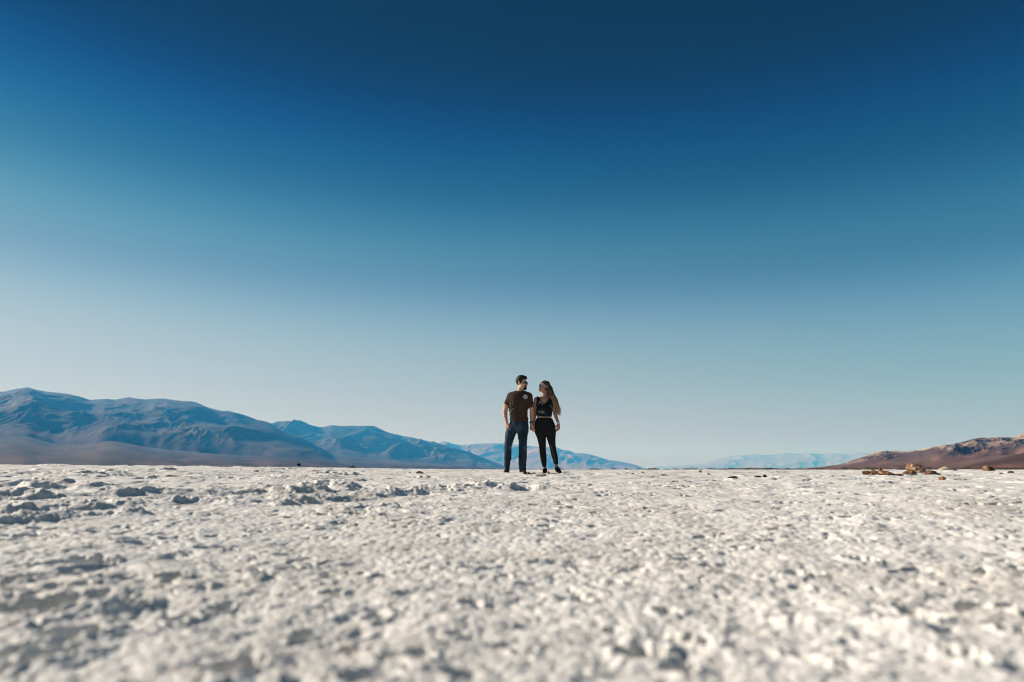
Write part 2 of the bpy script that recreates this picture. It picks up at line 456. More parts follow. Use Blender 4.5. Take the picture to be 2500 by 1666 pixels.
def build_range(name, label, crest, fan, r_base, r_fan, r_crest, r_back, mat, amp=0.30, lam=2200.0, seed=0, step=3.0, rows=(40, 190, 40),
                rough_crest=1.2, power=0.85):
    x0, x1 = min(p[0] for p in crest), max(p[0] for p in crest)
    px = np.arange(x0, x1 + step, step)
    cy = interp(crest, px)
    cy = cy + rough_crest * fbm(px / 17.0 + seed, px * 0 + seed * 3.3, 4)      # small breaks of the skyline
    fy = np.maximum(soften(interp(fan, px), int(90 / step)), cy + 1.0)
    az = px_az(px, cy)
    wob = 0.10 * fbm(px / 160.0, px * 0 + seed, 3)
    rb, rf, rc, rk = (r * (1 + wob * k) for r, k in ((r_base, 0.3), (r_fan, 0.6), (r_crest, 0.4), (r_back, 0.2)))
    Hc = np.maximum(rc * px_tan(px, cy) + EYE, 0.2); Hf = np.maximum(rf * px_tan(px, fy) + EYE, 0.1)
    Hf = np.minimum(Hf, Hc)
    Hs = np.minimum(soften(Hc, int(70 / step)), Hc * 1.04)          # the slopes follow the smoothed crest, only the skyline itself is jagged
    n0, n1, n2 = rows
    R, Z, F = [], [], []
    for k in range(n0):
        s = k / n0
        R.append(rb + (rf - rb) * s); Z.append(-0.6 + (Hf + 0.6) * s ** 1.15); F.append(np.full(px.shape, 1.0))
    for k in range(n1 + 1):
        s = k / n1
        R.append(rf + (rc - rf) * s); Z.append(Hf + (Hs - Hf) * s ** power + (Hc - Hs) * s ** 9); F.append(np.full(px.shape, max(0.0, 1 - s / 0.10)))
    for k in range(1, n2 + 1):
        s = k / n2
        R.append(rc + (rk - rc) * s); Z.append(Hs * (1 - s) + (Hc - Hs) * (1 - s) ** 9 - 0.6 * s); F.append(np.zeros(px.shape))
    R = np.array(R); Z = np.array(Z); F = np.array(F)
    A = np.broadcast_to(az, R.shape)
    X = R * np.sin(A); Y = R * np.cos(A)
    s = np.clip((R - rf) / (rc - rf), 0, 1)
    back = np.clip((R - rc) / (rk - rc), 0, 1)
    env = np.where(back > 0, np.minimum(1, back * 6) * (1 - back), np.clip(s * 7, 0, 1) * np.clip((1 - s) * 2.6, 0, 1) ** 0.8)
    u = A * r_crest / lam; v = R / (lam * 1.9)
    u = u + 0.5 * fbm(u * 0.8 + seed, v * 0.8, 3) - 0.45 * v; 
    n = ridged(u + seed * 7.7, v + seed, 6, 0.52) - 0.42
    n += 0.5 * (ridged(u * 0.37 + seed * 2.1, v * 0.5, 3) - 0.42)
    Z = Z + amp * (Hc - Hf) * env * n
    # alluvial fans reach up between the spurs
    rock = np.clip(n * 2.2 + 0.2, 0, 1)
    F = np.clip(F + np.clip(1 - s / (0.30 * (1 - 0.85 * rock)), 0, 1) * (back <= 0), 0, 1)
    Z = Z + (F > 0) * (1 - np.clip(s * 4, 0, 1)) * 0.02 * Hf * fbm(u * 2.0, v * 3.0, 4) * np.clip((R - rb) / (rf - rb) * 3, 0, 1)
    nr, nc = R.shape
    i = np.arange(nr - 1)[:, None] * nc; j = np.arange(nc - 1)[None, :]
    f = np.stack([i + j, i + j + 1, i + nc + j + 1, i + nc + j], -1).reshape(-1, 4)
    o = mesh_obj(name, np.stack([X.ravel(), Y.ravel(), Z.ravel()], 1), f, mat)
    wash = 0.5 + 0.55 * fbm(A * r_fan / (lam * 0.16) + 0.8 * fbm(A * 25, R / 1500.0, 2), R / (lam * 2.2), 4) + 0.35 * fbm(A * 30 + seed, R / (lam * 0.45), 3)
    attr(o, 'wash', wash.ravel())
    attr(o, 'fan', F.ravel())
    attr(o, 'rise', s.ravel())
    tag(o, label, 'mountains', kind='structure')
    return o

def rock_mat(name, dark, light, fan_a, fan_b, scale):
    m = Mat(name, 0.95, 0.1)
    rock = m.ramp(m.noise(scale, 8, 0.62, dist=0.4), [(0.34, dark), (0.66, light)])
    fan = m.ramp(m.attr('wash'), [(0.30, fan_a), (0.72, fan_b), (0.90, tuple(c * 1.35 for c in fan_b))])
    m.color(m.mix(m.attr('fan'), rock, fan))
    m.bump(m.noise(scale * 14, 5, 0.6), 0.22, 0.03 / scale)
    return m.m

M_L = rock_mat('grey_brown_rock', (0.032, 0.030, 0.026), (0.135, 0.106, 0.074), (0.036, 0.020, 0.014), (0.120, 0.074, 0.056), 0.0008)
M_G = rock_mat('far_haze_paled_rock', (0.31, 0.25, 0.22), (0.33, 0.265, 0.235), (0.32, 0.255, 0.225), (0.33, 0.265, 0.235), 0.0003)  # part of the haze's paleness is painted into this rock colour
M_F = rock_mat('haze_paled_rock', (0.15, 0.095, 0.075), (0.36, 0.24, 0.19), (0.26, 0.18, 0.14), (0.32, 0.23, 0.18), 0.0005)  # lightened and warmed to paint in red that the haze volume lacks

CREST_L = [(-900, 990), (-600, 985), (-380, 968), (-200, 966), (-90, 958), (0, 957), (13, 956), (39, 950), (68, 946), (85, 951), (110, 956), (143, 959), (167, 962), (190, 968), (219, 977), (259, 974), (280, 976),
           (315, 970), (354, 977), (394, 973), (446, 979.5), (467, 980), (506, 996), (544, 1005), (553, 1003), (568, 1006), (598, 1014),
           (628, 1026), (649, 1029), (665, 1037), (668, 1039.5), (689, 1053), (734, 1069), (764, 1084), (790, 1096), (814, 1118), (850, 1128), (900, 1141), (930, 1149)]
FAN_L = [(-900, 1060), (0, 1073), (75, 1062), (150, 1087), (220, 1086), (283, 1075), (327, 1084), (387, 1095), (535, 1109), (700, 1117), (800, 1126), (930, 1150)]
build_range('mountain_range', 'tall hazy blue mountain range with a smooth summit on the left', CREST_L, FAN_L,
            3200, 9200, 16500, 21000, M_L, 0.20, 2300, 1, 1.8, rows=(50, 300, 40), rough_crest=0.7)
CREST_M = [(520, 1060), (600, 1045), (664, 1035), (689, 1031), (716, 1032), (734, 1036.5), (764, 1046), (786, 1050), (816, 1041.6), (838, 1044.5), (862, 1043), (880, 1044), (894.5, 1041.6), (921, 1046),
           (954, 1060), (973, 1061), (990, 1068), (1003, 1068), (1019, 1073), (1061, 1081), (1088, 1087), (1112, 1096), (1165, 1112), (1225, 1136), (1245, 1145), (1280, 1149)]
FAN_M = [(520, 1105), (808, 1107), (897, 1117), (987, 1126), (1076, 1133), (1165, 1141), (1280, 1150)]
build_range('mountain_range', 'jagged blue range in the middle distance behind the tall range', CREST_M, FAN_M,
            6500, 15500, 23000, 28000, M_L, 0.42, 2200, 2, 2.2)
CREST_F = [(960, 1100), (1040, 1088), (1073, 1081), (1085, 1077.6), (1112, 1085.6), (1130, 1088), (1159, 1084), (1189, 1082.6), (1225, 1082), (1254, 1085.6), (1300, 1092), (1325, 1093), (1360, 1093),
           (1369, 1098), (1385, 1100), (1402, 1106), (1424, 1107), (1443, 1110), (1466, 1117), (1484, 1123), (1501, 1125), (1522, 1129), (1535, 1131), (1555, 1137), (1575, 1144), (1600, 1149)]
FAN_F = [(960, 1130), (1250, 1141), (1400, 1144), (1600, 1150)]
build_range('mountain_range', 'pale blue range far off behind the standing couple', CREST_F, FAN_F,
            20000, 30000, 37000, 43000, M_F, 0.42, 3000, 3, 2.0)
CREST_G = [(1560, 1149), (1601, 1139), (1657, 1137.5), (1698, 1135), (1721, 1129), (1746, 1121.6), (1772, 1117), (1795, 1112.6), (1810, 1112), (1843, 1109), (1861, 1112), (1900, 1109), (1925, 1106),
           (1951, 1109), (1982, 1107), (2015, 1109), (2045, 1107), (2066, 1110.6), (2104, 1106), (2150, 1111), (2230, 1118), (2320, 1128), (2400, 1149)]
FAN_G = [(1560, 1150), (1700, 1143), (2400, 1150)]
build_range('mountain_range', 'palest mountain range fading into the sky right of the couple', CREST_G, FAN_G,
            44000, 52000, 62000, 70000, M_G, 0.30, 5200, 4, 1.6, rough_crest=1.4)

# nearer red hills on the right
def red_mat():
    m = Mat('red_hill_rock', 0.95, 0.1)
    dark = m.ramp(m.noise(0.004, 8, 0.65, dist=0.6), [(0.34, (0.085, 0.052, 0.045)), (0.66, (0.175, 0.110, 0.092))])
    cream = m.ramp(m.noise(0.012, 6, 0.6), [(0.3, (0.33, 0.235, 0.175)), (0.7, (0.56, 0.43, 0.33))])
    band = m.ramp(m.noise(0.0022, 7, 0.6, vec=m.stretch(1, 1, 6.5), dist=0.5), [(0.46, (0, 0, 0)), (0.50, (1, 1, 1)), (0.60, (1, 1, 0.036)), (0.63, (0.15, 0.15, 0.15)), (0.67, (0.8, 0.8, 0.8))])
    top = m.ramp(m.attr('rise'), [(0.15, (0.0, 0.0, 0.0)), (0.40, (1, 1, 1))])
    c = m.mix(m.mix(1.0, band, top, 'MULTIPLY'), dark, cream)
    fan = m.ramp(m.attr('wash'), [(0.35, (0.130, 0.068, 0.049)), (0.65, (0.205, 0.115, 0.084))])
    m.color(m.mix(m.attr('fan'), c, fan))
    m.bump(m.noise(0.05, 6, 0.7), 0.4, 14)
    return m.m
M_R = red_mat()
def dark_hill():
    m = Mat('dark_brown_hill', 0.95, 0.1)
    c = m.ramp(m.noise(0.010, 8, 0.65, dist=0.5), [(0.34, (0.050, 0.027, 0.024)), (0.66, (0.105, 0.056, 0.045))])
    fan = m.ramp(m.attr('wash'), [(0.3, (0.125, 0.056, 0.038)), (0.75, (0.20, 0.098, 0.068))])
    m.color(m.mix(m.attr('fan'), c, fan)); m.bump(m.noise(0.08, 6, 0.7), 0.4, 8)
    return m.m
M_B = dark_hill()
CREST_R = [(1900, 1149), (1960, 1144), (2010, 1139.5), (2043, 1136), (2066, 1132), (2084, 1123), (2117, 1115), (2129.5, 1109), (2145, 1105), (2165, 1104.5), (2198, 1107.6), (2231.5, 1104), (2251, 1102),
           (2267, 1093.6), (2285, 1091.5), (2308, 1090), (2339, 1086), (2359, 1079.5), (2392, 1071), (2410, 1072), (2430, 1069), (2448, 1069), (2474, 1072), (2492, 1062.5),
           (2560, 1056), (2700, 1040), (2950, 1030), (3300, 1010)]
FAN_R = [(1900, 1150), (2010, 1143), (2070, 1137), (2155, 1131), (2282, 1124.5), (2435, 1112), (2560, 1103), (3300, 1080)]
build_range('red_hills', 'dark red hills banded with cream rock on the right', CREST_R, FAN_R,
            1500, 3400, 5200, 6800, M_R, 0.44, 420, 5, 1.3, rows=(40, 300, 40), rough_crest=1.4, power=0.75)
CREST_B = [(2330, 1149), (2352, 1140), (2385, 1131), (2430, 1124), (2470, 1113), (2500, 1106), (2600, 1090), (2900, 1075)]
FAN_B = [(2330, 1150), (2400, 1144), (2500, 1136), (2900, 1125)]
build_range('foothill', 'low dark brown foothill in front of the red hills', CREST_B, FAN_B,
            900, 1300, 1900, 2600, M_B, 0.5, 300, 6, 2.2, rough_crest=0.8)
CREST_D = [(1745, 1148.5), (1762, 1146), (1790, 1143.5), (1830, 1142.4), (1870, 1142.6), (1910, 1144.5), (1960, 1146), (2100, 1147), (2250, 1148.5)]
FAN_D = [(1745, 1149), (2250, 1149)]
M_D = rock_mat('mauve_shore', (0.11, 0.085, 0.085), (0.19, 0.15, 0.14), (0.13, 0.10, 0.09), (0.19, 0.15, 0.13), 0.01)
build_range('low_rise', 'low mauve brown rise on the far edge of the salt', CREST_D, FAN_D,
            700, 760, 900, 1100, M_D, 0.3, 60, 7, 1.5, rows=(8, 30, 10), rough_crest=0.3)

# ------------------------------------------------------------------ haze: the air of the valley
def build_haze():
    x0, x1, y0, y1, z0, z1 = -64000, 64000, -9000, 72500, -2.5, 2150
    v = [(x, y, z) for z in (z0, z1) for y in (y0, y1) for x in (x0, x1)]
    f = [(0, 2, 3, 1), (4, 5, 7, 6), (0, 1, 5, 4), (2, 6, 7, 3), (0, 4, 6, 2), (1, 3, 7, 5)]
    m = bpy.data.materials.new('valley_air'); m.use_nodes = True
    n = m.node_tree.nodes; n.clear()
    out = n.new('ShaderNodeOutputMaterial'); p = n.new('ShaderNodeVolumePrincipled')
    p.inputs['Color'].default_value = (0.055, 0.45, 1.0, 1)
    p.inputs['Absorption Color'].default_value = (1, 1, 1, 1)
    p.inputs['Density'].default_value = 3.7e-5
    p.inputs['Anisotropy'].default_value = 0.12
    m.node_tree.links.new(p.outputs[0], out.inputs['Volume'])
    o = mesh_obj('haze', v, f, m, smooth=False)
    tag(o, 'thin blue desert haze filling the whole valley', 'haze', kind='stuff')
build_haze()

# ------------------------------------------------------------------ solid shapes grown from distance fields
class Vol:
    """a box of space in which rounded shapes melt into one another; mesh() gives one continuous surface"""
    def __init__(s, lo, hi, h):
        s.h = h; s.lo = np.array(lo, float)
        s.n = np.ceil((np.array(hi) - s.lo) / h).astype(int) + 1
        s.ax = [(s.lo[i] + h * np.arange(s.n[i])).astype(np.float32) for i in range(3)]
        s.f = np.full(s.n, 0.3, dtype=np.float32)
    def sl(s, lo, hi):
        a = np.clip(np.floor((np.array(lo) - s.lo) / s.h).astype(int), 0, s.n - 1)
        b = np.clip(np.ceil((np.array(hi) - s.lo) / s.h).astype(int) + 1, 1, s.n)
        q = tuple(slice(a[i], b[i]) for i in range(3))
        return q, (s.ax[0][q[0]][:, None, None], s.ax[1][q[1]][None, :, None], s.ax[2][q[2]][None, None, :])
    def add(s, prim, k=0.015, cut=False):
        fn, lo, hi = prim
        m = 0.03 + k
        q, g = s.sl(np.array(lo) - m, np.array(hi) + m)
        if any(x.stop <= x.start for x in q): return
        d = fn(*g); a = s.f[q]
        if cut:
            d = -d; h = np.clip(0.5 - 0.5 * (d - a) / k, 0, 1); s.f[q] = d + (a - d) * h + k * h * (1 - h)
        else:
            h = np.clip(0.5 + 0.5 * (a - d) / k, 0, 1); s.f[q] = a + (d - a) * h - k * h * (1 - h)
    def clip(s, fn, k=0.004):
        d = fn(s.ax[0][:, None, None], s.ax[1][None, :, None], s.ax[2][None, None, :]); a = s.f
        h = np.clip(0.5 - 0.5 * (d - a) / k, 0, 1); s.f = d + (a - d) * h + k * h * (1 - h)
    def grid(s): return np.meshgrid(*s.ax, indexing='ij')
    def mesh(s):
        f = s.f; neg = f < 0
        c = neg[:-1, :-1, :-1].astype(np.int8)
        for dx in (0, 1):
            for dy in (0, 1):
                for dz in (0, 1):
                    if dx + dy + dz: c = c + neg[dx:neg.shape[0] - 1 + dx, dy:neg.shape[1] - 1 + dy, dz:neg.shape[2] - 1 + dz]
        I, J, K = np.nonzero((c > 0) & (c < 8))
        idx = np.full(c.shape, -1, np.int32); idx[I, J, K] = np.arange(len(I))
        P = np.zeros((len(I), 3)); W = np.zeros(len(I))
        for ax in range(3):
            o1, o2 = [a for a in range(3) if a != ax]
            for u in (0, 1):
                for v in (0, 1):
                    p = [I.copy(), J.copy(), K.copy()]; p[o1] = p[o1] + u; p[o2] = p[o2] + v
                    q = [a.copy() for a in p]; q[ax] = q[ax] + 1
                    a = f[tuple(p)]; b = f[tuple(q)]
                    m = (a < 0) != (b < 0)
                    t = np.where(m, a / np.where(m, a - b, 1), 0)
                    for d in range(3):
                        P[:, d] += np.where(m, p[d] + (t if d == ax else 0), 0)
                    W += m
        P = P / W[:, None] * s.h + s.lo
        F = []
        for ax in range(3):
            o1, o2 = [(1, 2), (2, 0), (0, 1)][ax]
            a = [slice(None)] * 3; b = [slice(None)] * 3
            a[ax] = slice(0, -1); b[ax] = slice(1, None)
            for o in (o1, o2): a[o] = slice(1, -1); b[o] = slice(1, -1)
            A = neg[tuple(a)]; B = neg[tuple(b)]
            e = np.nonzero(A != B); flip = A[e]
            base = [e[0].copy(), e[1].copy(), e[2].copy()]
            for o in (o1, o2): base[o] = base[o] + 1
            def cell(u, v):
                q = [x.copy() for x in base]; q[o1] -= u; q[o2] -= v
                return idx[tuple(q)]
            quad = np.stack([cell(1, 1), cell(0, 1), cell(0, 0), cell(1, 0)], 1)
            quad[~flip] = quad[~flip][:, ::-1]
            F.append(quad)
        F = np.concatenate(F); F = F[(F >= 0).all(1)]
        return P, F

def cap(a, b, ra, rb, flat=None):
    """round cone from a to b; flat = (axis, factor) squeezes it across that axis"""
    a = np.array(a, float); b = np.array(b, float); ab = b - a; L = max(ab @ ab, 1e-9)
    def fn(x, y, z):
        px, py, pz = x - a[0], y - a[1], z - a[2]
        t = np.clip((px * ab[0] + py * ab[1] + pz * ab[2]) / L, 0, 1)
        dx, dy, dz = px - t * ab[0], py - t * ab[1], pz - t * ab[2]
        if flat is not None:
            n, w = flat
            q = dx * n[0] + dy * n[1] + dz * n[2]
            return np.sqrt(dx * dx + dy * dy + dz * dz + q * q * (w * w - 1)) / (w if w > 1 else 1) * 1.0 - (ra + (rb - ra) * t) / (w if w > 1 else 1)
        return np.sqrt(dx * dx + dy * dy + dz * dz) - (ra + (rb - ra) * t)
    r = max(ra, rb)
    return fn, np.minimum(a, b) - r, np.maximum(a, b) + r

def ell(c, r, R=None):
    c = np.array(c, float); r = np.array(r, float); R = np.eye(3) if R is None else R
    def fn(x, y, z):
        px, py, pz = x - c[0], y - c[1], z - c[2]
        q = [(px * R[0, i] + py * R[1, i] + pz * R[2, i]) / r[i] for i in range(3)]
        l = np.sqrt(q[0] ** 2 + q[1] ** 2 + q[2] ** 2)
        l2 = np.sqrt((q[0] / r[0]) ** 2 + (q[1] / r[1]) ** 2 + (q[2] / r[2]) ** 2) + 1e-6
        return l * (l - 1) / l2
    m = r.max() if R is not None else r
    return fn, c - m, c + m

def loft(rows, p=2.2):
    """upright form: rows of (z, x left, x right, y centre, y half depth)"""
    r = np.array(sorted(rows), float)
    def fn(x, y, z):
        zz = np.asarray(z)
        xl, xr, yc, ry = (np.interp(zz, r[:, 0], r[:, i]).astype(np.float32) for i in range(1, 5))
        cx = (xl + xr) / 2; rx = (xr - xl) / 2
        l = (np.abs((x - cx) / rx) ** p + np.abs((y - yc) / ry) ** p) ** (1 / p)
        d = (l - 1) * np.minimum(rx, ry)
        return np.maximum(d, np.maximum(r[0, 0] - zz, zz - r[-1, 0]))
    lo = (r[:, 1].min(), (r[:, 3] - r[:, 4]).min(), r[0, 0]); hi = (r[:, 2].max(), (r[:, 3] + r[:, 4]).max(), r[-1, 0])
    return fn, lo, hi

def rbox(c, half, rad_, R=None):
    c = np.array(c, float); R = np.eye(3) if R is None else R
    def fn(x, y, z):
        px, py, pz = x - c[0], y - c[1], z - c[2]
        q = [np.abs(px * R[0, i] + py * R[1, i] + pz * R[2, i]) - (half[i] - rad_) for i in range(3)]
        out = np.sqrt(sum(np.maximum(t, 0) ** 2 for t in q))
        return out + np.minimum(np.maximum(q[0], np.maximum(q[1], q[2])), 0) - rad_
    m = np.linalg.norm(half)
    return fn, c - m, c + m

def poly_dist(pts):
    """signed distance to an outline in the x-z plane"""
    P = np.array(pts, float)
    def fn(x, y, z):
        x = x + 0 * z; z = z + 0 * x
        d = np.full(np.broadcast(x, z).shape, 1e9); s = np.ones(d.shape)
        for (ax, az), (bx, bz) in zip(P, np.roll(P, 1, axis=0)):
            ex, ez = bx - ax, bz - az; wx, wz = x - ax, z - az
            t = np.clip((wx * ex + wz * ez) / (ex * ex + ez * ez), 0, 1)
            d = np.minimum(d, (wx - ex * t) ** 2 + (wz - ez * t) ** 2)
            c1 = z >= az; c2 = z < bz; c3 = ex * wz > ez * wx
            s = np.where((c1 & c2 & c3) | (~c1 & ~c2 & ~c3), -s, s)
        return (s * np.sqrt(d)).astype(np.float32) + 0 * y
    return fn

def rotz(a): c, s = math.cos(a), math.sin(a); return np.array([[c, -s, 0], [s, c, 0], [0, 0, 1]])
def rotx(a): c, s = math.cos(a), math.sin(a); return np.array([[1, 0, 0], [0, c, -s], [0, s, c]])
def unit(v): v = np.array(v, float); return v / np.linalg.norm(v)

class Frame:
    def __init__(s, o, R, k): s.o = np.array(o, float); s.R = R; s.k = k
    def p(s, v): return s.o + s.R @ (np.array(v, float) * s.k)
    def cap(s, a, b, ra, rb): return cap(s.p(a), s.p(b), ra * s.k, rb * s.k)
    def ell(s, c, r, R=None): return ell(s.p(c), np.array(r) * s.k, s.R if R is None else s.R @ R)
    def rbox(s, c, half, rad_, R=None): return rbox(s.p(c), np.array(half) * s.k, rad_ * s.k, s.R if R is None else s.R @ R)
    def local(s, x, y, z):
        px, py, pz = x - s.o[0], y - s.o[1], z - s.o[2]
        return [(px * s.R[0, i] + py * s.R[1, i] + pz * s.R[2, i]) / s.k for i in range(3)]

def add_head(V, F, top=0.088, woman=False):
    j = 0.92 if woman else 1.0
    V.add(F.ell((0, .012, .045), (.074, .092, top)), .02)
    V.add(F.ell((0, -.033, -.03), (.058 * j, .060, .086)), .025)
    V.add(F.ell((0, -.043, -.076), (.048 * j, .050, .040 * j)), .02)
    V.add(F.ell((0, -.084, -.099), (.019 * j, .017, .018)), .016)
    for s in (-1, 1):
        V.add(F.ell((s * .042, -.066, -.020), (.021, .020, .020)), .015)
        V.add(F.ell((s * .031, -.097, .006), (.013, .010, .009)), .008, cut=True)
        V.add(F.ell((s * .031, -.083, .006), (.012, .012, .012)), .003)
        V.add(F.ell((s * .011, -.103, -.027), (.008, .009, .007)), .006)
        V.add(F.ell((s * .077, .012, -.004), (.009, .017, .029), rotz(-s * .35)), .008)
    V.add(F.ell((0, -.084, .027), (.050, .013, .010)), .012)
    V.add(F.cap((0, -.094, .014), (0, -.116 if not woman else -.112, -.021), .007, .0105), .008)
    V.add(F.ell((0, -.0965, -.055), (.021, .010, .0055)), .004)
    V.add(F.ell((0, -.0945, -.0655), (.018, .010, .0065)), .004)

def add_hand(V, wrist, d, n, t, curl=(15, 25, 18), k=1.0, thumb_out=1.0):
    """palm, four unequal bent fingers and a thumb; d runs along the hand, n out of the palm, t to the thumb side"""
    w = np.array(wrist, float); d = unit(d); n = unit(np.array(n, float) - d * (np.array(n, float) @ d)); s = np.cross(d, n)
    t = s if s @ np.array(t, float) > 0 else -s
    for off, L, r, ln in ((.030, .082, .0115, .93), (.010, .087, .012, 1.06), (-.010, .084, .0115, 1.0), (-.029, .077, .0105, .80)):
        kn = w + (d * L + t * off) * k
        V.add(cap(w + (d * .012 + t * off * .55) * k, kn, .014 * k, r * k), .012)
        a = 0; p = kn; dirv = d + t * off * 0.6; dirv = unit(dirv)
        for q, (seg, r0, r1) in enumerate(((.043, .0098, .0088), (.027, .0088, .0080), (.021, .0080, .0066))):
            a += rad(curl[q]) * (1 + 0.25 * (off < 0))
            v = dirv * math.cos(a) + n * math.sin(a)
            e = p + v * seg * ln * k
            V.add(cap(p, e, r0 * k, r1 * k), .004)
            p = e
    p = w + (d * .022 + t * .022) * k
    V.add(cap(w + d * .012 * k, p + (d * .03) * k, .016 * k, .014 * k), .012)
    for v, seg, r0, r1 in ((d * .72 + t * .62 * thumb_out + n * .30, .044, .0145, .0118), (d * .88 + t * .25 * thumb_out + n * .42, .032, .0112, .0098), (d * .92 + t * .05 + n * .5, .024, .0098, .0076)):
        e = p + unit(v) * seg * k
        V.add(cap(p, e, r0 * k, r1 * k), .006)
        p = e

def tube(path, radii, sides=8, closed=False):
    P = np.array(path, float); n = len(P); R = np.broadcast_to(np.array(radii, float), (n,))
    T = np.gradient(P, axis=0); T /= np.linalg.norm(T, axis=1)[:, None] + 1e-9
    up = np.array([0, 0, 1.0]) if abs(T[0, 2]) < 0.9 else np.array([0, 1.0, 0])
    V = []
    for i in range(n):
        a = np.cross(T[i], up); a /= np.linalg.norm(a) + 1e-9; b = np.cross(T[i], a); up = -b if False else up
        for k in range(sides):
            q = 2 * math.pi * k / sides
            V.append(P[i] + R[i] * (a * math.cos(q) + b * math.sin(q)))
    F = [(i * sides + k, i * sides + (k + 1) % sides, (i + 1) * sides + (k + 1) % sides, (i + 1) * sides + k) for i in range(n - 1) for k in range(sides)]
    return np.array(V), np.array(F)

def join(parts):
    V, F, o = [], [], 0
    for v, f in parts: V.append(v); F.append(f + o); o += len(v)
    return np.concatenate(V), np.concatenate(F)

def band(c, axis, r1, r2, width, thick, n=40):
    """flat ring such as a watch strap"""
    ax = unit(axis); a = unit(np.cross(ax, (0, 1, 0.1))); b = np.cross(ax, a); V, F = [], []
    prof = [(-width / 2, 0), (-width / 2, thick), (width / 2, thick), (width / 2, 0)]
    for i in range(n):
        q = 2 * math.pi * i / n
        for h, o in prof:
            V.append(np.array(c) + a * math.cos(q) * (r1 + o) + b * math.sin(q) * (r2 + o) + ax * h)
    for i in range(n):
        for k in range(4):
            F.append((i * 4 + k, i * 4 + (k + 1) % 4, (i + 1) % n * 4 + (k + 1) % 4, (i + 1) % n * 4 + k))
    return np.array(V), np.array(F)

def disc(c, normal, r, thick, n=28):
    nrm = unit(normal); a = unit(np.cross(nrm, (0.1, 0.2, 1))); b = np.cross(nrm, a); V, F = [], []
    rings = [(0, 1.0), (1, 1.0), (1, 0.6), (1, 0.02)]
    for h, s in rings:
        for i in range(n):
            q = 2 * math.pi * i / n
            V.append(np.array(c) + nrm * thick * h + (a * math.cos(q) + b * math.sin(q)) * r * s)
    for k in range(len(rings) - 1):
        for i in range(n): F.append((k * n + i, k * n + (i + 1) % n, (k + 1) * n + (i + 1) % n, (k + 1) * n + i))
    return np.array(V), np.array(F)

# ------------------------------------------------------------------ materials of the couple
def skin_mat(name, c):
    m = Mat(name, 0.55, 0.35)
    f = m.noise(9, 5)
    m.color(m.ramp(f, [(0.3, tuple(x * .86 for x in c)), (0.55, c), (0.75, (c[0] * 1.1, c[1] * .98, c[2] * .95))]))
    m.b.inputs['Subsurface Weight'].default_value = 0.08
    m.b.inputs['Subsurface Radius'].default_value = (0.012, 0.005, 0.003)
    m.bump(m.noise(260, 3), 0.08, 0.001)
    return m.m
def cloth_mat(name, a, b, scale, weave=900, rough=0.9):
    m = Mat(name, rough, 0.15)
    m.color(m.ramp(m.noise(scale, 6, 0.6), [(0.32, a), (0.68, b)]))
    m.bump(m.noise(weave, 2), 0.25, 0.001)
    return m.m
SKIN_M = skin_mat('tanned_skin', (0.50, 0.285, 0.195))
SKIN_W = skin_mat('warm_skin', (0.36, 0.19, 0.135))
SHIRT = cloth_mat('brown_cotton', (0.036, 0.0225, 0.018), (0.054, 0.033, 0.026), 14)
def denim():
    m = Mat('dark_denim', 0.9, 0.2)
    f = m.noise(9, 6, 0.6, vec=m.stretch(1, 1, 0.45))
    c = m.ramp(f, [(0.36, (0.007, 0.015, 0.027)), (0.54, (0.018, 0.034, 0.056)), (0.72, (0.070, 0.102, 0.138))])
    m.color(c); m.bump(m.noise(700, 2), 0.3, 0.001)
    return m.m
DENIM = denim()
for m_, c_ in ((SHIRT, (0.45, 0.28, 0.20, 1)), (DENIM, (0.35, 0.45, 0.55, 1))):      # the nap of the cloth
    b_ = m_.node_tree.nodes['Principled BSDF']; b_.inputs['Sheen Weight'].default_value = 0.22; b_.inputs['Sheen Roughness'].default_value = 0.4; b_.inputs['Sheen Tint'].default_value = c_
BLACK = cloth_mat('black_stretch_fabric', (0.008, 0.008, 0.009), (0.012, 0.012, 0.014), 20, rough=0.75)
SHEER = cloth_mat('sheer_black_mesh', (0.05, 0.032, 0.026), (0.075, 0.048, 0.038), 30, rough=0.8)
def tiedye():
    m = Mat('tie_dyed_fabric', 0.85, 0.15)
    f = m.noise(10.5, 5, 0.6, dist=0.35)
    m.color(m.ramp(f, [(0.52, (0.006, 0.008, 0.010)), (0.60, (0.03, 0.038, 0.042)), (0.72, (0.34, 0.37, 0.38))]))
    return m.m
TIEDYE = tiedye()
HAIR_M = cloth_mat('black_hair', (0.008, 0.006, 0.005), (0.02, 0.014, 0.011), 60, 400, 0.55)
def ombre():
    m = Mat('ombre_hair', 0.5, 0.4)
    sep_ = m.n.new('ShaderNodeSeparateXYZ'); m.l.new(m.coord(), sep_.inputs[0])
    mr = m.n.new('ShaderNodeMapRange'); mr.inputs[1].default_value = 1.55; mr.inputs[2].default_value = 1.10
    m.l.new(sep_.outputs['Z'], mr.inputs[0])
    length = m.ramp(mr.outputs[0], [(0.0, (0.040, 0.025, 0.017)), (0.35, (0.15, 0.09, 0.053)), (1.0, (0.42, 0.28, 0.15))])
    streak = m.ramp(m.noise(45, 4, 0.6, vec=m.stretch(1.5, 1.5, 0.18)), [(0.3, (0.45, 0.45, 0.45)), (0.7, (1.25, 1.2, 1.1))])
    m.color(m.mix(1.0, length, streak, 'MULTIPLY'))
    return m.m
HAIR_W = ombre()
LENS_D = Mat('dark_lens', 0.08, 0.6).color((0.006, 0.006, 0.007)).m
def blue_lens():
    m = Mat('mirrored_blue_lens', 0.12, 0.8); m.color((0.01, 0.10, 0.55)); m.b.inputs['Metallic'].default_value = 0.55
    return m.m
LENS_B = blue_lens()
FRAME_D = plain('black_plastic', (0.010, 0.009, 0.009), 0.35, 0.5)
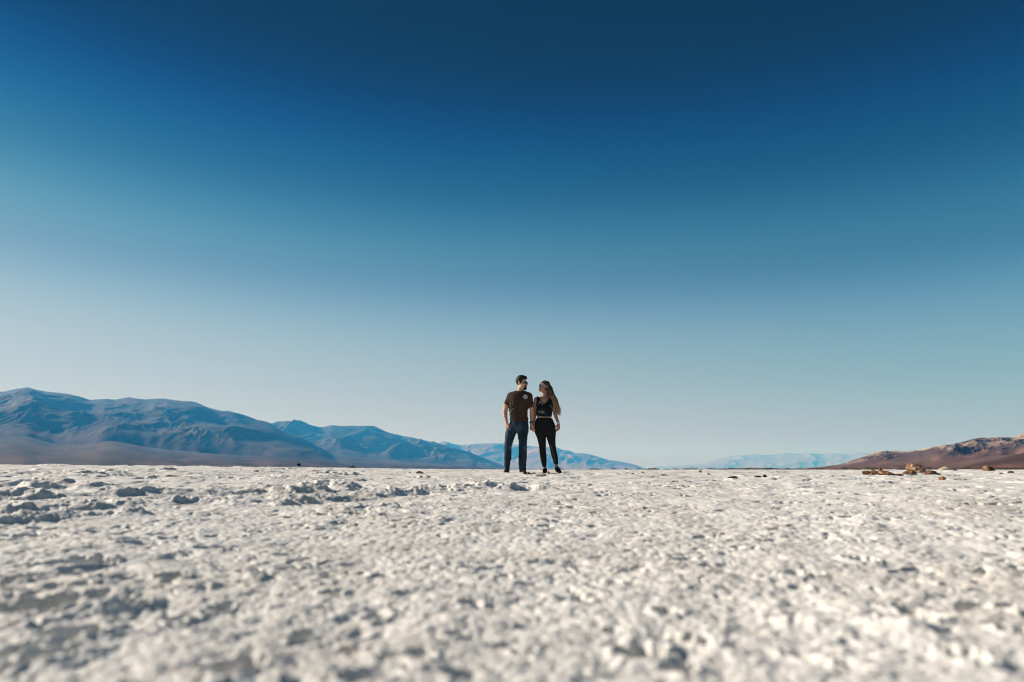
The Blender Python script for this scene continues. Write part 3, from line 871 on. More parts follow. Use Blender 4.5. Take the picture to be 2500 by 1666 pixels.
FRAME_W = plain('white_plastic', (0.78, 0.77, 0.75), 0.35, 0.5, 0.05)
LEATHER = plain('dark_brown_leather', (0.030, 0.017, 0.012), 0.6, 0.4, 0.4, 40)
SHOE_K = plain('black_knit', (0.010, 0.009, 0.010), 0.8, 0.3, 0.3, 80)
SOLE_K = plain('black_rubber', (0.012, 0.012, 0.012), 0.8, 0.3)
STEEL = plain('pale_steel', (0.62, 0.60, 0.56), 0.3, 0.6, 0.1)
STEEL.node_tree.nodes['Principled BSDF'].inputs['Metallic'].default_value = 0.6
GOLD = plain('gold_metal', (0.75, 0.52, 0.22), 0.3, 0.6, 0.1)
GOLD.node_tree.nodes['Principled BSDF'].inputs['Metallic'].default_value = 0.9
PRINT_P = plain('pale_print', (0.50, 0.46, 0.46), 0.9, 0.1, 0.12, 120)
PRINT_D = plain('dark_print', (0.16, 0.135, 0.145), 0.9, 0.1, 0.2, 120)

# ------------------------------------------------------------------ the couple; PX(zx, zy) reads the enlarged photo of them (5.4 px to the photo pixel)
U = 0.001384
def PX(zx, zy, y=0.0): return ((zx - 540) * U, y, (1445 - zy) * U)
def rows(*r): return [((1445 - q[0]) * U, (q[1] - 540) * U, (q[2] - 540) * U, q[3], q[4]) for q in r]
def inset(rw, g): return [(z, xl + g, xr - g, yc, ry - g) for z, xl, xr, yc, ry in rw]
CX, CY = 0.373, 12.6
def foot_z(zx, y):
    xs = CX + (zx - 540) * U + np.array([-.04, 0, .04, 0, 0]); ys = CY + y + np.array([0, 0, 0, -.06, .06])
    return float(np.mean(ground_z(xs, ys, np.full(5, 0.02))))
CZ = (foot_z(200, -0.02) + foot_z(412, -0.02) + foot_z(700, -0.02) + foot_z(868, -0.02)) / 4 - 0.004

def person_part(name, V, F, mat, parent, origin, fmat=None, smooth=True):
    o = mesh_obj(name, V, F, mat, parent, smooth, origin, fmat)
    return o

def shoe(root, O, heel, toe, ankle, r, mat, sole_mat, laces=None):
    heel = np.array(heel); toe = np.array(toe); ankle = np.array(ankle)
    V = Vol(np.minimum(np.minimum(heel, toe), ankle) - .09, np.maximum(np.maximum(heel, toe), ankle) + .09, .005)
    mid = heel * .45 + toe * .55
    V.add(cap(heel + (0, 0, .012), mid + (0, 0, .014), r * 1.0, r * 1.02), .02)
    V.add(cap(mid, toe, r * .98, r * .86), .02)
    V.add(cap(heel * .9 + toe * .1 + (0, 0, .03), ankle, r * .92, r * .98), .03)
    V.add(cap(ankle, mid + (0, 0, .02), r * .62, r * .72), .03)
    base = min(heel[2], toe[2]) - r * .80
    slope = (toe[2] - heel[2]) / max(1e-3, np.linalg.norm((toe - heel)[:2])); ax = unit((toe - heel) * (1, 1, 0))
    def under(x, y, z): return (heel[2] - r * .82 + slope * ((x - heel[0]) * ax[0] + (y - heel[1]) * ax[1])) - z
    V.clip(lambda x, y, z: under(x, y, z), .006)
    P, F = V.mesh()
    o = person_part('shoe', P, F, mat, root, O)
    S = Vol(np.minimum(heel, toe) - .1, np.maximum(heel, toe) + .1, .005)
    S.add(cap(heel, mid, r * 1.04, r * 1.06), .02); S.add(cap(mid, toe, r * 1.06, r * .92), .02)
    S.clip(lambda x, y, z: under(x, y, z), .004)
    S.clip(lambda x, y, z: -under(x, y, z) - .024, .004)
    P, F = S.mesh()
    person_part('sole', P, F, sole_mat, o, (0, 0, 0)).location = (-O[0] * 0, 0, 0)
    bpy.context.view_layer.update()
    return o

def fix_sub(o, O):
    """sub-parts are modelled in the couple's frame: bring them into their part's frame"""
    me = o.data
    n = len(me.vertices); co = np.empty(n * 3, np.float32); me.vertices.foreach_get('co', co)
    co = co.reshape(-1, 3) - np.asarray(O, np.float32); me.vertices.foreach_set('co', co.ravel()); me.update()

def sunglasses(root, O, F, frame_mat, lens_mat):
    lo = F.o - .17; hi = F.o + .17
    V = Vol(lo, hi, .0028)
    for s in (-1, 1):
        R = rotz(s * .22)
        V.add(F.rbox((s * .032, -.101, .008), (.0300, .0050, .0200), .005, R), .003)
        V.add(F.cap((s * .061, -.090, .016), (s * .078, .014, .008), .0048, .004), .003)
        V.add(F.cap((s * .079, .014, .008), (s * .078, .03, -.012), .004, .0035), .003)
    V.add(F.cap((-.008, -.105, .014), (.008, -.105, .014), .0042, .0042), .003)
    for s in (-1, 1):
        V.add(F.rbox((s * .032, -.106, .008), (.0250, .010, .0152), .005, rotz(s * .22)), .001, cut=True)
    P, Q = V.mesh()
    o = person_part('sunglasses', P, Q, frame_mat, root, O)
    for s in (-1, 1):
        L = Vol(lo, hi, .0028)
        L.add(F.rbox((s * .032, -.1015, .008), (.0262, .0040, .0165), .004, rotz(s * .22)), .001)
        P, Q = L.mesh()
        person_part('lens', P, Q, lens_mat, o, O)
    return o

def build_man():
    O = np.array(PX(300, 1445))
    root = empty('person', (CX + O[0], CY, CZ))
    tag(root, 'person in brown t-shirt, dark jeans and black sunglasses, hand in hand with the other', 'person', 'couple standing on the salt')
    HF = Frame(PX(397, 252, -.01), rotz(rad(66)) @ rotx(rad(7)), 1.04)
    shirt_rows = rows((352, 322, 432, .015, .072), (364, 284, 466, .012, .095), (380, 246, 502, .01, .112), (405, 222, 526, .0, .124), (450, 214, 524, -.006, .135), (500, 218, 505, -.012, .138),
                      (560, 223, 486, -.010, .132), (620, 230, 479, -.008, .128), (680, 238, 478, -.008, .126), (740, 242, 488, -.008, .130), (800, 244, 492, -.008, .13))
    skin_rows = [r for r in shirt_rows if r[0] > (1445 - 745) * U] + rows((770, 262, 470, -.004, .108))
    # ---- body: one skin from head to feet
    V = Vol(PX(110, 1450, -.30), PX(640, 110, .26), .0046)
    V.add(loft(inset(skin_rows, .017)), .02)
    V.add(loft(rows((750, 270, 464, 0, .092), (850, 250, 460, 0, .096), (885, 250, 440, 0, .075))), .02)
    for x0, x1, x2, x3 in ((262, 226, 214, 205), (408, 414, 410, 412)):
        V.add(cap(PX(x0, 880), PX(x1, 1100, -.01), .066, .050), .012); V.add(cap(PX(x1, 1100, -.01), PX(x2, 1260, .01), .048, .042), .02)
        V.add(cap(PX(x2, 1260, .01), PX(x3, 1400, .02), .040, .028), .02); V.add(cap(PX(x3, 1418, .03), PX(x3 + (-18 if x0 < 300 else 8), 1428, -.12), .028, .020), .02)
    V.add(cap(PX(378, 420, .02), PX(388, 318, .005), .066, .056), .03)
    add_head(V, HF)
    V.add(cap(PX(250, 430), PX(196, 545, .01), .046, .046), .03)
    V.add(cap(PX(196, 540, .01), PX(176, 648, .03), .047, .041), .02)
    V.add(cap(PX(176, 648, .03), PX(180, 695, .01), .042, .040), .02); V.add(cap(PX(180, 695, .01), PX(200, 782, -.04), .039, .026), .015)
    add_hand(V, PX(201, 786, -.042), (.13, -.12, -1), (.55, .83, 0), (.8, -.5, 0), (14, 24, 18), 1.04)
    V.add(cap(PX(500, 436), PX(530, 560, .0), .046, .045), .03)
    V.add(cap(PX(530, 555, .0), PX(538, 655, .01), .045, .040), .02)
    V.add(cap(PX(538, 655, .01), PX(537, 700, -.005), .041, .038), .02); V.add(cap(PX(537, 700, -.005), PX(529, 797, -.05), .037, .026), .015)
    add_hand(V, PX(529, 800, -.052), (-.05, -.10, -1), (.80, .58, 0), (.5, -.8, 0), (38, 52, 38), 1.04, .5)
    P, F = V.mesh()
    person_part('body', P, F, SKIN_M, root, O)
    # ---- hair and beard
    H = Vol(HF.o - .17, HF.o + .19, .0032)
    H.add(HF.ell((0, .014, .045), (.082, .099, .094)), .01)
    H.add(HF.ell((0, -.020, .098), (.060, .068, .036)), .03); H.add(HF.ell((0, -.058, .099), (.047, .031, .025)), .02)
    X, Y, Z = HF.local(*H.grid())
    line = np.interp(Y, [-.13, -.085, -.045, -.030, -.018, -.004, .004, .03, .06, .11], [.098, .086, .052, .020, -.022, -.026, .030, .020, -.060, -.075])
    H.f = np.maximum(H.f, (line - Z) * HF.k * .8)
    H.f += .0014 * np.sin(X * 420 + 2.5 * np.sin(Y * 60) + Z * 120) - .003 * perlin(X * 60, Y * 14 + Z * 20)
    P, F = H.mesh()
    person_part('hair', P, F, HAIR_M, root, O)
    B = Vol(HF.o - .16, HF.o + .10, .0032)
    B.add(HF.ell((0, -.080, -.094), (.036, .032, .030)), .01)
    B.add(HF.cap((-.026, -.092, -.062), (-.03, -.078, -.09), .010, .012), .01); B.add(HF.cap((.026, -.092, -.062), (.03, -.078, -.09), .010, .012), .01)
    B.add(HF.cap((-.024, -.097, -.052), (0, -.106, -.044), .007, .008), .006); B.add(HF.cap((.024, -.097, -.052), (0, -.106, -.044), .007, .008), .006)
    X, Y, Z = HF.local(*B.grid())
    B.f += .0015 * np.sin(X * 500 + 3 * np.sin(Z * 130)) * np.sin(Z * 380)
    P, F = B.mesh()
    person_part('beard', P, F, HAIR_M, root, O)
    sunglasses(root, O, HF, FRAME_D, LENS_D)
    # ---- t-shirt
    T = Vol(PX(125, 800, -.22), PX(600, 330, .22), .0048)
    T.add(loft(shirt_rows, 2.0), .02)
    slv = Vol(T.lo, T.lo + (T.n - 1) * T.h, T.h)
    slv.add(cap(PX(252, 428, .0), PX(184, 560, .01), .060, .053), .02)
    d = unit(np.array(PX(184, 560)) - np.array(PX(252, 428))); e = np.array(PX(187, 541, .01))
    slv.clip(lambda x, y, z: (x - e[0]) * d[0] + (y - e[1]) * d[1] + (z - e[2]) * d[2], .006)
    sl2 = Vol(T.lo, T.lo + (T.n - 1) * T.h, T.h)
    sl2.add(cap(PX(500, 434, .0), PX(531, 600, .0), .060, .053), .02)
    e2 = np.array(PX(529, 581)); d2 = unit((.12, 0, -1))
    sl2.clip(lambda x, y, z: (x - e2[0]) * d2[0] + (z - e2[2]) * d2[2], .006)
    for q in (slv, sl2):
        a, b = T.f, q.f; h = np.clip(.5 + .5 * (a - b) / .045, 0, 1); T.f = a + (b - a) * h - .045 * h * (1 - h)
    X, Y, Z = T.grid()
    zx = X / U + 540; zy = 1445 - Z / U
    w1 = perlin(X * 11 + 3, Z * 11 + Y * 6)
    fold = (zx * .83 + zy * .56) / 36.0 + .75 * w1
    ridge = 1 - np.abs(np.sin(math.pi * fold)); m = np.exp(-((zx - 290) / 85) ** 2 - ((zy - 645) / 110) ** 2) * (Y < 0.05)
    T.f -= .017 * m * (ridge ** 1.3 - .45)
    fold2 = (zx * .93 - zy * .36) / 30.0 + .6 * w1                                  # sleeve and armpit creases
    m2 = np.exp(-((zx - 215) / 45) ** 2 - ((zy - 480) / 70) ** 2) + .8 * np.exp(-((zx - 520) / 45) ** 2 - ((zy - 500) / 70) ** 2)
    T.f -= .008 * m2 * (1 - np.abs(np.sin(math.pi * fold2)) - .45)
    fold3 = (zx * .30 + zy * .95) / 42.0 + .9 * w1                                  # slack above the hem on the right
    m3 = np.exp(-((zx - 480) / 70) ** 2 - ((zy - 700) / 70) ** 2)
    T.f -= .010 * m3 * (1 - np.abs(np.sin(math.pi * fold3)) - .45)
    T.f -= .004 * fbm(X * 9, Z * 9 + Y * 5, 3)
    hem = (1445 - 764) * U
    T.clip(lambda x, y, z: hem + .010 * np.sin(x * 11) + .006 * np.sin(x * 31 + 1) - z, .005)
    nk = HF.p((0, .01, -.13))
    T.add(ell(PX(378, 345, -.02), (.072, .075, .034), rotx(.25)), .008, cut=True)    # neckline
    P, F = T.mesh()
    shirt = person_part('t_shirt', P, F, SHIRT, root, O)
    # chest print: a round pale badge laid on the cloth
    cx, cz = PX(447, 446)[0], PX(447, 446)[2]; Rr = .042
    nr, na = 10, 48; vv, ff, mm = [], [], []
    def front(x, z):
        i = np.clip(((x - T.lo[0]) / T.h), 0, T.n[0] - 1.001); k = np.clip((z - T.lo[2]) / T.h, 0, T.n[2] - 1.001)
        i0, k0 = int(i), int(k); a, b = i - i0, k - k0
        col = (T.f[i0, :, k0] * (1 - a) * (1 - b) + T.f[i0 + 1, :, k0] * a * (1 - b) + T.f[i0, :, k0 + 1] * (1 - a) * b + T.f[i0 + 1, :, k0 + 1] * a * b)
        j = int(np.argmax(col < 0)); return T.ax[1][j - 1] + T.h * col[j - 1] / (col[j - 1] - col[j])
    for i in range(nr + 1):
        for k in range(na):
            r_ = Rr * max(i / nr, .02); q = 2 * math.pi * k / na
            x, z = cx + r_ * math.cos(q) * .96, cz + r_ * math.sin(q)
            vv.append((x, front(x, z) - .0035, z))
    for i in range(nr):
        for k in range(na):
            ff.append((i * na + k, i * na + (k + 1) % na, (i + 1) * na + (k + 1) % na, (i + 1) * na + k))
            r_ = (i + .5) / nr; q = 2 * math.pi * (k + .5) / na; x, z = r_ * math.cos(q), r_ * math.sin(q)
            hill = (z < .34 - 1.5 * abs(x - .05)) and z > -.34 or (z < .12 - 1.4 * abs(x + .27)) and z > -.34
            letters = .74 < r_ < .88 and (k % 4 != 0) and (i % 2 == 0 or k % 2)
            mm.append(1 if (hill and r_ < .6) or letters and (k * 7919) % 5 < 3 else 0)
    person_part('chest_print', vv, np.array(ff)[:, ::-1], [PRINT_P, PRINT_D], shirt, O, mm)
    # ---- jeans
    J = Vol(PX(130, 1450, -.20), PX(520, 730, .20), .0048)
    J.add(loft(rows((742, 252, 476, -.002, .110), (770, 246, 482, -.002, .118), (800, 234, 490, 0, .126), (850, 214, 489, 0, .13), (895, 190, 486, 0, .122), (915, 196, 482, 0, .10))), .012)
    J.add(loft(rows((800, 268, 330, 0, .06), (840, 226, 345, 0, .092), (870, 200, 345, 0, .106), (900, 186, 338, -.002, .106), (930, 180, 322, -.004, .102), (1000, 174, 296, -.008, .090), (1050, 172, 278, -.010, .080), (1100, 170, 267, -.010, .075), (1180, 166, 264, 0, .074),
                    (1250, 163, 262, .008, .076), (1320, 166, 250, .012, .072), (1352, 170, 242, .014, .066), (1385, 176, 237, .014, .060))), .018)
    J.add(loft(rows((800, 350, 450, 0, .06), (840, 338, 474, 0, .092), (870, 333, 484, 0, .106), (900, 337, 484, -.002, .106), (930, 343, 482, -.004, .102), (1000, 352, 476, -.008, .090), (1050, 357, 470, -.010, .082), (1100, 359, 467, -.010, .078), (1180, 358, 467, 0, .078),
                    (1250, 353, 464, .006, .08), (1300, 352, 460, .008, .08), (1360, 358, 458, .008, .078), (1428, 368, 455, .0, .072))), .018)
    X, Y, Z = J.grid(); zx = X / U + 540; zy = 1445 - Z / U
    side_ = np.sign(zx - 330)
    warp = 0.25 * perlin(X * 6 + 5, Z * 5 + Y * 4)
    f1 = 1 - np.abs(perlin(X * 7.0 + 3 * side_ + warp * 3, (Z + X * .55 * side_ + Y * .25) * 17.0 + warp * 4))      # folds across the leg
    f2 = 1 - np.abs(perlin((X * .94 - Z * .34) * 17.0 + warp * 4, (Z + Y) * 4.0 + 7 * side_))                       # long folds down the thigh
    leg = np.interp(zy, [760, 900, 1000, 1050, 1100, 1170, 1250, 1300, 1430], [.1, .45, .35, 1.0, 1.0, .4, .6, 1.1, 1.3])
    J.f -= .016 * leg * (np.clip(f1, .55, 1) - .80)
    J.f -= .016 * np.interp(zy, [800, 880, 1010, 1080, 1250], [.2, 1, 1, .5, .35]) * (np.clip(f2, .55, 1) - .80)
    J.f -= .003 * perlin(X * 19 + 5, Z * 15 - Y * 9)
    P, F = J.mesh()
    jeans = person_part('jeans', P, F, DENIM, root, O)
    # ---- shoes
    for hx, tx, ax_, ty, az in ((210, 183, 208, -.15, 1372), (410, 424, 412, -.16, 1395)):
        o = shoe(root, O, PX(hx, 1419, .035), PX(tx, 1424, ty), PX(ax_, az, .03), .038, LEATHER, SOLE_K)
        fix_sub(o.children[0], O)
        t = unit(np.array(PX(tx, 1424, ty)) - np.array(PX(hx, 1419, .035)))
        side = np.cross(t, (0, 0, 1)); parts = []
        for q in range(4):
            c = np.array(PX(hx, 1419, .035)) + t * (.075 + .022 * q) + np.array((0, 0, .052 - .006 * q))
            parts.append(tube([c - side * .018, c + (0, 0, .004), c + side * .018], .0028, 6))
        v, f = join(parts)
        person_part('shoelace', v, f, STEEL if hx < 300 else LEATHER, o, O)
    # ---- wristwatch
    c = np.array(PX(531, 783, -.044)); axd = unit(np.array(PX(537, 700, -.005)) - np.array(PX(529, 797, -.05)))
    v, f = band(c, axd, .031, .031, .024, .004)
    w = person_part('wristwatch', v, f, FRAME_D, root, O)
    v, f = disc(c + np.array((-.022, -.024, 0)), (-.65, -.76, .05), .020, .010)
    person_part('watch_face', v, f, LENS_D, w, O)
    return root

def build_woman():
    O = np.array(PX(780, 1445))
    root = empty('person', (CX + O[0], CY, CZ))
    tag(root, 'long haired person in tie-dyed crop top, black leggings and blue mirrored sunglasses', 'person', 'couple standing on the salt')
    HF = Frame(PX(700, 306, -.01), rotz(rad(-58)) @ rotx(rad(-15)), .93)
    tor = rows((428, 652, 764, .01, .055), (445, 608, 790, .008, .075), (458, 586, 804, .006, .085), (480, 577, 815, .0, .095), (520, 584, 816, -.004, .10), (570, 592, 812, -.008, .105), (620, 599, 806, -.006, .100),
               (660, 600, 800, -.004, .095), (700, 598, 796, -.002, .094), (730, 594, 806, 0, .098), (780, 575, 830, .004, .112), (840, 563, 846, .008, .122))
    V = Vol(PX(500, 1450, -.26), PX(960, 210, .24), .0046)
    V.add(loft(inset([r for r in tor if r[0] > (1445 - 715) * U] + rows((725, 606, 792, 0, .092)), .008)), .02)
    for bx in (652, 748): V.add(ell(PX(bx, 590, -.075), (.058, .050, .055)), .03)
    V.add(loft(rows((720, 612, 784, 0, .080), (800, 592, 812, 0, .092), (870, 590, 822, 0, .095), (925, 600, 820, 0, .08))), .02)
    for a, b, c, d in (((650, 900), (674, 1090), (690, 1220), (697, 1372)), ((784, 900), (802, 1080), (832, 1210), (856, 1350))):
        V.add(cap(PX(*a), PX(*b, -.01), .064, .044), .014); V.add(cap(PX(*b, -.01), PX(*c, .015), .044, .044), .02)
        V.add(cap(PX(*c, .015), PX(*d, .03), .042, .0285), .02); V.add(cap(PX(*d, .03), PX(d[0] + (2 if a[0] < 700 else 3), d[1] + 36, .038), .0285, .026), .012)
        V.add(cap(PX(d[0] + 2, d[1] + 45, .03), PX(d[0] + (-8 if a[0] < 700 else 34), 1424, -.075), .022, .014), .01)
    V.add(cap(PX(708, 452, .015), PX(706, 360, .01), .060, .048), .03)
    V.add(cap(PX(640, 452, -.03), PX(690, 462, -.045), .010, .009), .02); V.add(cap(PX(770, 456, -.03), PX(715, 463, -.045), .010, .009), .02)   # collar bones
    add_head(V, HF, .080, True)
    V.add(cap(PX(596, 474, .012), PX(579, 570, .055), .046, .039), .03); V.add(cap(PX(579, 570, .055), PX(570, 668, .05), .038, .033), .02)
    V.add(cap(PX(570, 668, .05), PX(568, 710, .03), .033, .031), .015); V.add(cap(PX(568, 710, .03), PX(561, 800, -.03), .030, .021), .012)
    add_hand(V, PX(560, 804, -.032), (-.22, -.14, -1), (-.82, -.55, 0), (-.5, -.8, 0), (34, 50, 36), .93, .5)
    V.add(cap(PX(808, 478), PX(826, 570, .01), .048, .042), .03); V.add(cap(PX(826, 570, .01), PX(846, 664, .02), .041, .034), .02)
    V.add(cap(PX(846, 664, .02), PX(857, 705, .01), .034, .032), .015); V.add(cap(PX(857, 705, .01), PX(886, 793, -.03), .031, .021), .012)
    add_hand(V, PX(887, 797, -.032), (-.06, -.10, -1), (-.55, .80, 0), (-.8, -.5, 0), (26, 40, 30), .96)
    P, F = V.mesh()
    person_part('body', P, F, SKIN_W, root, O)
    # ---- hair: cap, long mass over the shoulder and loose locks
    H = Vol(PX(600, 740, -.20), PX(980, 205, .22), .0048)
    H.add(HF.ell((0, .014, .045), (.083, .100, .092)), .01)
    X, Y, Z = HF.local(*H.grid())
    line = np.interp(Y, [-.13, -.09, -.05, -.02, .0, .02, .06, .12], [.088, .078, .050, .015, -.02, -.06, -.12, -.14])
    H.f = np.maximum(H.f, (line - Z) * HF.k * .75)
    path = [PX(740, 275, .01), PX(774, 330, .01), PX(800, 395, .0), PX(836, 462, -.02), PX(852, 525, -.03), PX(880, 588, -.035), PX(884, 636, -.035), PX(893, 680, -.03)]
    rr = [.054, .048, .041, .034, .028, .020, .012, .005]
    for a, b, ra, rb in zip(path, path[1:], rr, rr[1:]): H.add(cap(a, b, ra, rb), .03)
    inner = [PX(735, 300, .05), PX(765, 380, .06), PX(785, 460, .075), PX(800, 540, .085)]
    for a, b, ra, rb in zip(inner, inner[1:], (.07, .065, .055), (.065, .055, .03)): H.add(cap(a, b, ra, rb), .03)
    H.add(cap(PX(752, 330, -.035), PX(800, 440, -.055), .030, .036), .03); H.add(cap(PX(800, 440, -.055), PX(838, 540, -.06), .034, .02), .03)
    X, Y, Z = H.grid(); w = perlin(X * 9, Z * 9)
    across = (X * .80 + Z * .42) * 105 + 1.6 * w + Y * 40
    H.f += .0055 * np.sin(across) + .003 * np.sin(across * 2.3 + 1.2)
    hp, hf = H.mesh()
    rng = random.Random(5); locks = [(hp, hf)]
    for q in range(120):
        ox, oy = rng.uniform(-1, 1), rng.uniform(-1, 1); s0 = rng.uniform(0, 4.0); s1 = min(7.0, s0 + rng.uniform(2.6, 5.5)); ph = rng.uniform(0, 6); am = rng.uniform(.005, .018)
        pts, rad_ = [], []
        for i in range(13):
            t = s0 + (s1 - s0) * i / 12; k = min(6, int(t)); f = t - k
            c = np.array(path[k]) * (1 - f) + np.array(path[k + 1]) * f; R = rr[k] * (1 - f) + rr[k + 1] * f + .009 + .0030 * t
            wob = am * math.sin(ph + t * 2.6); e = (i / 12) ** 2
            pts.append(c + np.array((ox * R * .95 + wob + e * rng.uniform(.0, .012), oy * R * .95 + wob * .5 - .004, ox * R * -.35 + e * rng.uniform(-.015, .004))))
            rad_.append(.0048 * (1 - .75 * i / 12))
        locks.append(tube(pts, rad_, 5))
    for q in range(9):                                            # flyaway hairs
        a = np.array(path[rng.choice((2, 4, 5, 6))]); d = np.array((rng.uniform(.03, .075), rng.uniform(-.03, .03), rng.uniform(-.04, .02)))
        locks.append(tube([a, a + d * .4 + (0, 0, .008), a + d * .8, a + d * 1.1 + (0, 0, -.006)], [.003, .0022, .0016, .0008], 4))
    v, f = join(locks)
    person_part('hair', v, f, HAIR_W, root, (O[0], 0, 0))
    sunglasses(root, O, HF, FRAME_W, LENS_B)
    # ---- crop top
    T = Vol(PX(560, 740, -.20), PX(840, 425, .16), .0048)
    T.add(loft([(z, xl - .006, xr + .006, yc, ry + .007) for z, xl, xr, yc, ry in tor]), .02)
    for bx in (652, 748): T.add(ell(PX(bx, 590, -.076), (.064, .056, .060)), .035)
    for s in (606, 788): T.add(cap(PX(s, 446, -.05), PX(s + (4 if s < 700 else -4), 436, .03), .012, .012), .012)
    X, Y, Z = T.grid(); T.f -= .003 * fbm(X * 11, Z * 11, 3)
    outl = [(597, 425), (629, 425), (634, 455), (655, 500), (695, 541), (738, 505), (762, 462), (772, 425), (803, 425), (806, 500), (813, 545), (835, 590), (835, 700), (815, 702), (700, 705), (590, 694), (570, 700), (570, 590), (588, 545), (598, 500)]
    T.clip(poly_dist([(PX(*p)[0], PX(*p)[2]) for p in outl]), .004)
    P, F = T.mesh()
    person_part('crop_top', P, F, TIEDYE, root, O)
    # ---- leggings
    J = Vol(PX(540, 1380, -.20), PX(900, 700, .20), .0048)
    J.add(loft(rows((723, 595, 802, 0, .098), (740, 589, 814, 0, .103), (780, 573, 832, .004, .115), (830, 560, 848, .01, .126), (870, 563, 850, .012, .128), (910, 572, 850, .01, .120), (945, 592, 846, .005, .10))), .012)
    J.add(loft(rows((800, 618, 690, .004, .06), (840, 588, 715, .004, .092), (872, 568, 724, .004, .110), (900, 571, 724, .004, .110), (950, 590, 720, 0, .100), (1000, 606, 718, -.004, .088), (1050, 618, 718, -.008, .074), (1080, 624, 717, -.010, .068), (1120, 630, 716, -.006, .062), (1160, 632, 719, .006, .062),
                    (1200, 635, 724, .014, .064), (1240, 641, 726, .018, .062), (1280, 649, 727, .02, .055), (1320, 659, 725, .024, .047), (1356, 669, 721, .026, .040))), .016)
    J.add(loft(rows((800, 745, 800, .004, .06), (840, 728, 832, .004, .092), (872, 718, 848, .004, .110), (900, 716, 850, .004, .110), (950, 722, 848, 0, .100), (1000, 735, 846, -.004, .088), (1050, 750, 845, -.008, .074), (1080, 759, 846, -.010, .068), (1120, 769, 852, -.006, .062), (1160, 777, 860, .006, .062),
                    (1200, 787, 870, .014, .064), (1240, 797, 876, .018, .062), (1280, 810, 879, .02, .055), (1322, 825, 878, .026, .044))), .016)
    X, Y, Z = J.grid(); zy = 1445 - Z / U; w = perlin(X * 10 + 2, Z * 10)
    J.f -= .0022 * perlin(X * 9, Z * 7 + Y * 5) + .003 * np.interp(zy, [720, 1030, 1080, 1140, 1290, 1350], [.3, .3, .8, .3, .5, 1.2]) * (1 - np.abs(perlin(X * 8, Z * 26 + X * 7)) - .7)
    P, F = J.mesh()
    C = P[F].mean(1); zx = C[:, 0] / U + 540; zy = 1445 - C[:, 2] / U
    l = np.interp(zy, [1055, 1080, 1140, 1200, 1260, 1315], [772, 768, 783, 798, 812, 829]); r = np.interp(zy, [1055, 1080, 1140, 1200, 1260, 1315], [774, 789, 806, 826, 842, 852])
    sheer = (zx > l) & (zx < r) & (C[:, 1] < 0.0) & (zy > 1055) & (zy < 1313)
    l2 = np.interp(zy, [1060, 1140, 1240, 1340], [700, 702, 712, 712])
    person_part('leggings', P, F, [BLACK, SHEER], root, O, sheer.astype(int))
    # ---- shoes
    for k, (h, t, a) in enumerate(((PX(708, 1412, .05), PX(692, 1423, -.115), PX(702, 1392, .04)), (PX(862, 1398, .045), PX(896, 1424, -.10), PX(858, 1372, .04)))):
        o = shoe(root, O, h, t, a, .034, SHOE_K, SOLE_K)
        fix_sub(o.children[0], O)
        dirv = unit(np.array(t) - np.array(h)); side = np.cross(dirv, (0, 0, 1)); parts = []
        for q in range(3):
            c = np.array(h) + dirv * (.07 + .022 * q) + np.array((0, 0, .050 - .008 * q))
            parts.append(tube([c - side * .016, c + (0, 0, .004), c + side * .016], .0026, 6))
        if k: parts.append(tube([PX(884, 1366, -.04), PX(900, 1370, -.045), PX(918, 1378, -.045), PX(934, 1390, -.04), PX(941, 1396, -.04)], [.005, .0055, .006, .006, .004], 6))
        else: parts.append(tube([PX(680, 1392, -.06), PX(668, 1402, -.065), PX(660, 1404, -.06)], [.003, .003, .002], 6))
        v, f = join(parts)
        person_part('shoelace', v, f, SHOE_K, o, O)
    c = np.array(PX(884, 786, -.026)); axd = unit(np.array(PX(857, 705, .01)) - np.array(PX(886, 793, -.03)))
    v, f = band(c, axd, .026, .026, .020, .005)
    w = person_part('wristwatch', v, f, FRAME_W, root, O)
    v, f = disc(c + np.array((.004, -.026, 0)), (.15, -.98, .1), .017, .009)
    person_part('watch_face', v, f, STEEL, w, O)
    v, f = band(PX(562, 792, -.026), unit(np.array(PX(568, 710, .02)) - np.array(PX(561, 800, -.03))), .025, .025, .007, .004)
    person_part('bracelet', v, f, GOLD, root, O)
    return root
build_man()
build_woman()

# ------------------------------------------------------------------ rocks and clods lying on the salt
def ico(n):
    t = (1 + 5 ** .5) / 2
    v = [unit(p) for p in ((-1, t, 0), (1, t, 0), (-1, -t, 0), (1, -t, 0), (0, -1, t), (0, 1, t), (0, -1, -t), (0, 1, -t), (t, 0, -1), (t, 0, 1), (-t, 0, -1), (-t, 0, 1))]
    f = [(0, 11, 5), (0, 5, 1), (0, 1, 7), (0, 7, 10), (0, 10, 11), (1, 5, 9), (5, 11, 4), (11, 10, 2), (10, 7, 6), (7, 1, 8), (3, 9, 4), (3, 4, 2), (3, 2, 6), (3, 6, 8), (3, 8, 9), (4, 9, 5), (2, 4, 11), (6, 2, 10), (8, 6, 7), (9, 8, 1)]
    for _ in range(n):
        cache = {}; g = []
        def mid(a, b):
            k = (min(a, b), max(a, b))
            if k not in cache: cache[k] = len(v); v.append(unit(v[a] + v[b]))
            return cache[k]
        for a, b, c in f:
            x, y, z = mid(a, b), mid(b, c), mid(c, a); g += [(a, x, z), (b, y, x), (c, z, y), (x, y, z)]
        f = g
    return np.array(v), np.array(f)
ICO = ico(4)

